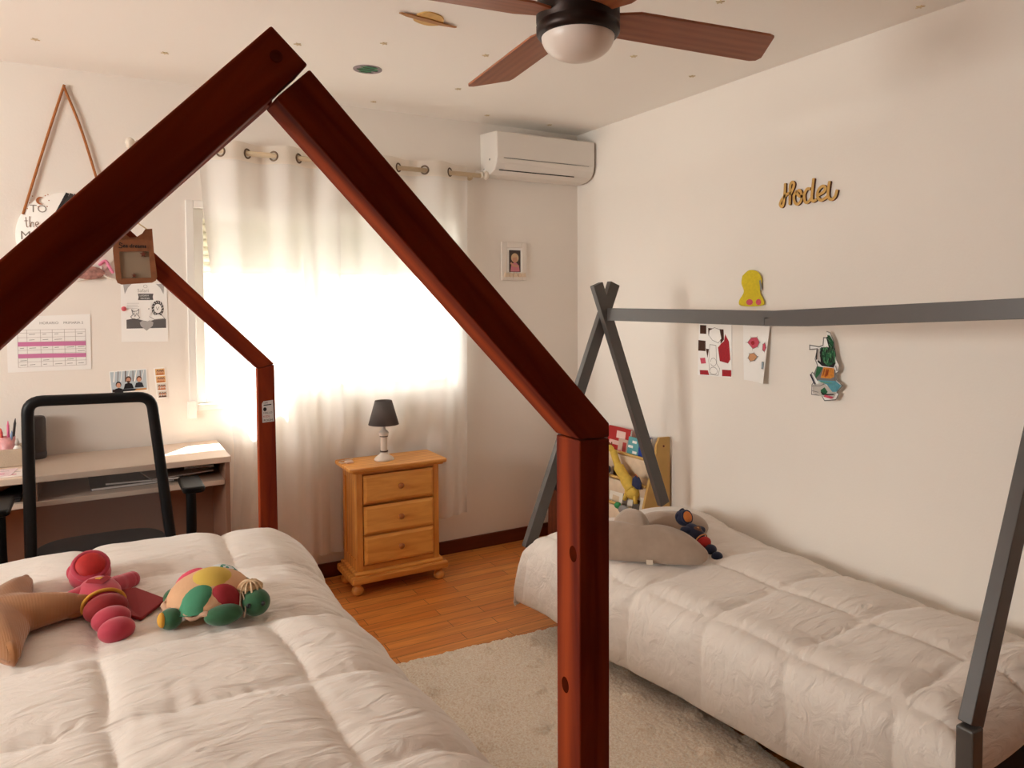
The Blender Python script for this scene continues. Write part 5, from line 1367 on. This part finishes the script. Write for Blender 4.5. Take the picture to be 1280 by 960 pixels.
# star cushion
sx0, sy0 = -.268, 2.378; sz = zL(-.2, 2.36)
stc = thing('star_cushion', 'tan corduroy star cushion on the left bed, at the left edge', 'cushion', (sx0, sy0, sz))
TAN = ribbed('tan_corduroy', (168, 112, 66), 130, 'X', .5)
sq = Matrix.Rotation(R(5), 3, 'X')
SF = lambda x, y, z: Vector((sx0, sy0, sz + .034)) + sq @ Vector((x, y, z))
ol = []
def pol(r, a_): return (r * math.cos(a_), r * math.sin(a_))
for k in range(5):
    a0 = R(72 * k); r_ = .243; ri = .122
    ol += [pol(r_ * .97, a0 - R(3.5)), pol(r_, a0), pol(r_ * .97, a0 + R(3.5)), pol(r_ * .80, a0 + R(9)), pol(r_ * .66, a0 + R(16.5)), pol(ri * 1.07, a0 + R(30)), pol(ri, a0 + R(36)), pol(ri * 1.07, a0 + R(42)), pol(r_ * .66, a0 + R(55.5)), pol(r_ * .80, a0 + R(63))]
b = MB(); b.puffy(ol, .066, SF, p=.5, rings=14, zflat=.6); b.build('body', TAN, stc)
for k in range(5):
    a0 = R(72 * k); c_ = .190
    b = MB(); b.puffy([(c_ * math.cos(a0) + (u * math.cos(a0) - v * math.sin(a0)), c_ * math.sin(a0) + (u * math.sin(a0) + v * math.cos(a0))) for u, v in ((-.012, -.034), (.012, -.026), (.036, -.014), (.056, -.003), (.056, .003), (.036, .014), (.012, .026), (-.012, .034), (-.016, 0))], .034, SF, zflat=.9); b.build('tip', mat('brown_corduroy_tip', (160, 104, 58), .9, var=.1, vscale=40, sheen=.3), stc)

# ================================================================== CUSHIONS AND DOLL ON THE RIGHT BED
zR = lambda x, y: surf(QR, x, y)
GC = ribbed('taupe_jersey', (168, 146, 128), 220, 'Y', .15)
def cloud(label, pos, ang, outline, T, lean):
    t = thing('cloud_cushion', label, 'cushion', pos)
    q = Matrix.Rotation(ang, 3, 'Z') @ Matrix.Rotation(lean, 3, 'X')
    P = [(p.x, p.y) for p in spline([(x, y, 0) for x, y in outline + outline[:1]], 6)[:-1]]
    b = MB(); b.puffy(P, T, lambda x, y, z: Vector(pos) + q @ Vector((x, y, z)), p=.55, rings=12, zflat=.7)
    b.build('cushion', GC, t)
    return t, q
cpos = (1.875, 2.25, zR(1.9, 2.25) + .03)
ct, cq = cloud('grey cloud-shaped cushion on the right bed, next to the blue doll', cpos, R(-38), [(-.25, .0), (-.15, -.03), (.0, -.035), (.15, -.04), (.235, -.03), (.262, .01), (.240, .05), (.185, .10), (.11, .125), (.05, .105), (.03, .165), (.0, .205), (-.06, .215), (-.105, .17), (-.115, .135), (-.17, .14), (-.23, .12), (-.27, .06)], .068, R(36))
b = MB(); lbp = Vector(cpos) + cq @ Vector((.03, -.05, .02)); b.box(lbp, (.026, .022, .001), 0, cq); b.build('care_label', mat('cream_label', (222, 206, 186), .7), ct)
cp2 = (2.20, 2.40, zR(2.2, 2.4) + .012)
ct2, _ = cloud('second grey cushion lying behind the cloud cushion, under the blue doll head', cp2, R(-38), [(-.16, -.05), (.0, -.07), (.10, -.06), (.135, .0), (.11, .06), (.03, .08), (-.08, .08), (-.16, .05)], .055, R(16))
NAV = mat('navy_velour', (18, 24, 56), .8, sheen=.15)
ddx, ddy = 2.165, 2.22
doll('dark blue plush caped doll with red shorts, propped on the grey cushion', (ddx, ddy, zR(ddx, ddy) + .012), R(6), .56, R(30), NAV, mat('orange_face_velour', (206, 116, 46), .7, var=.08, vscale=60), mat('scarlet_velour', (178, 26, 22), .8), mat('tan_felt', (206, 140, 90), .8), mat('maroon_velour', (110, 18, 14), .8), mat('brown_patch', (110, 70, 50), .8), [(.07, .10), (.095, .07)], [(.03, .0, .02), (.095, -.04, .012), (.075, -.10, .012), (.03, -.06, .02)])
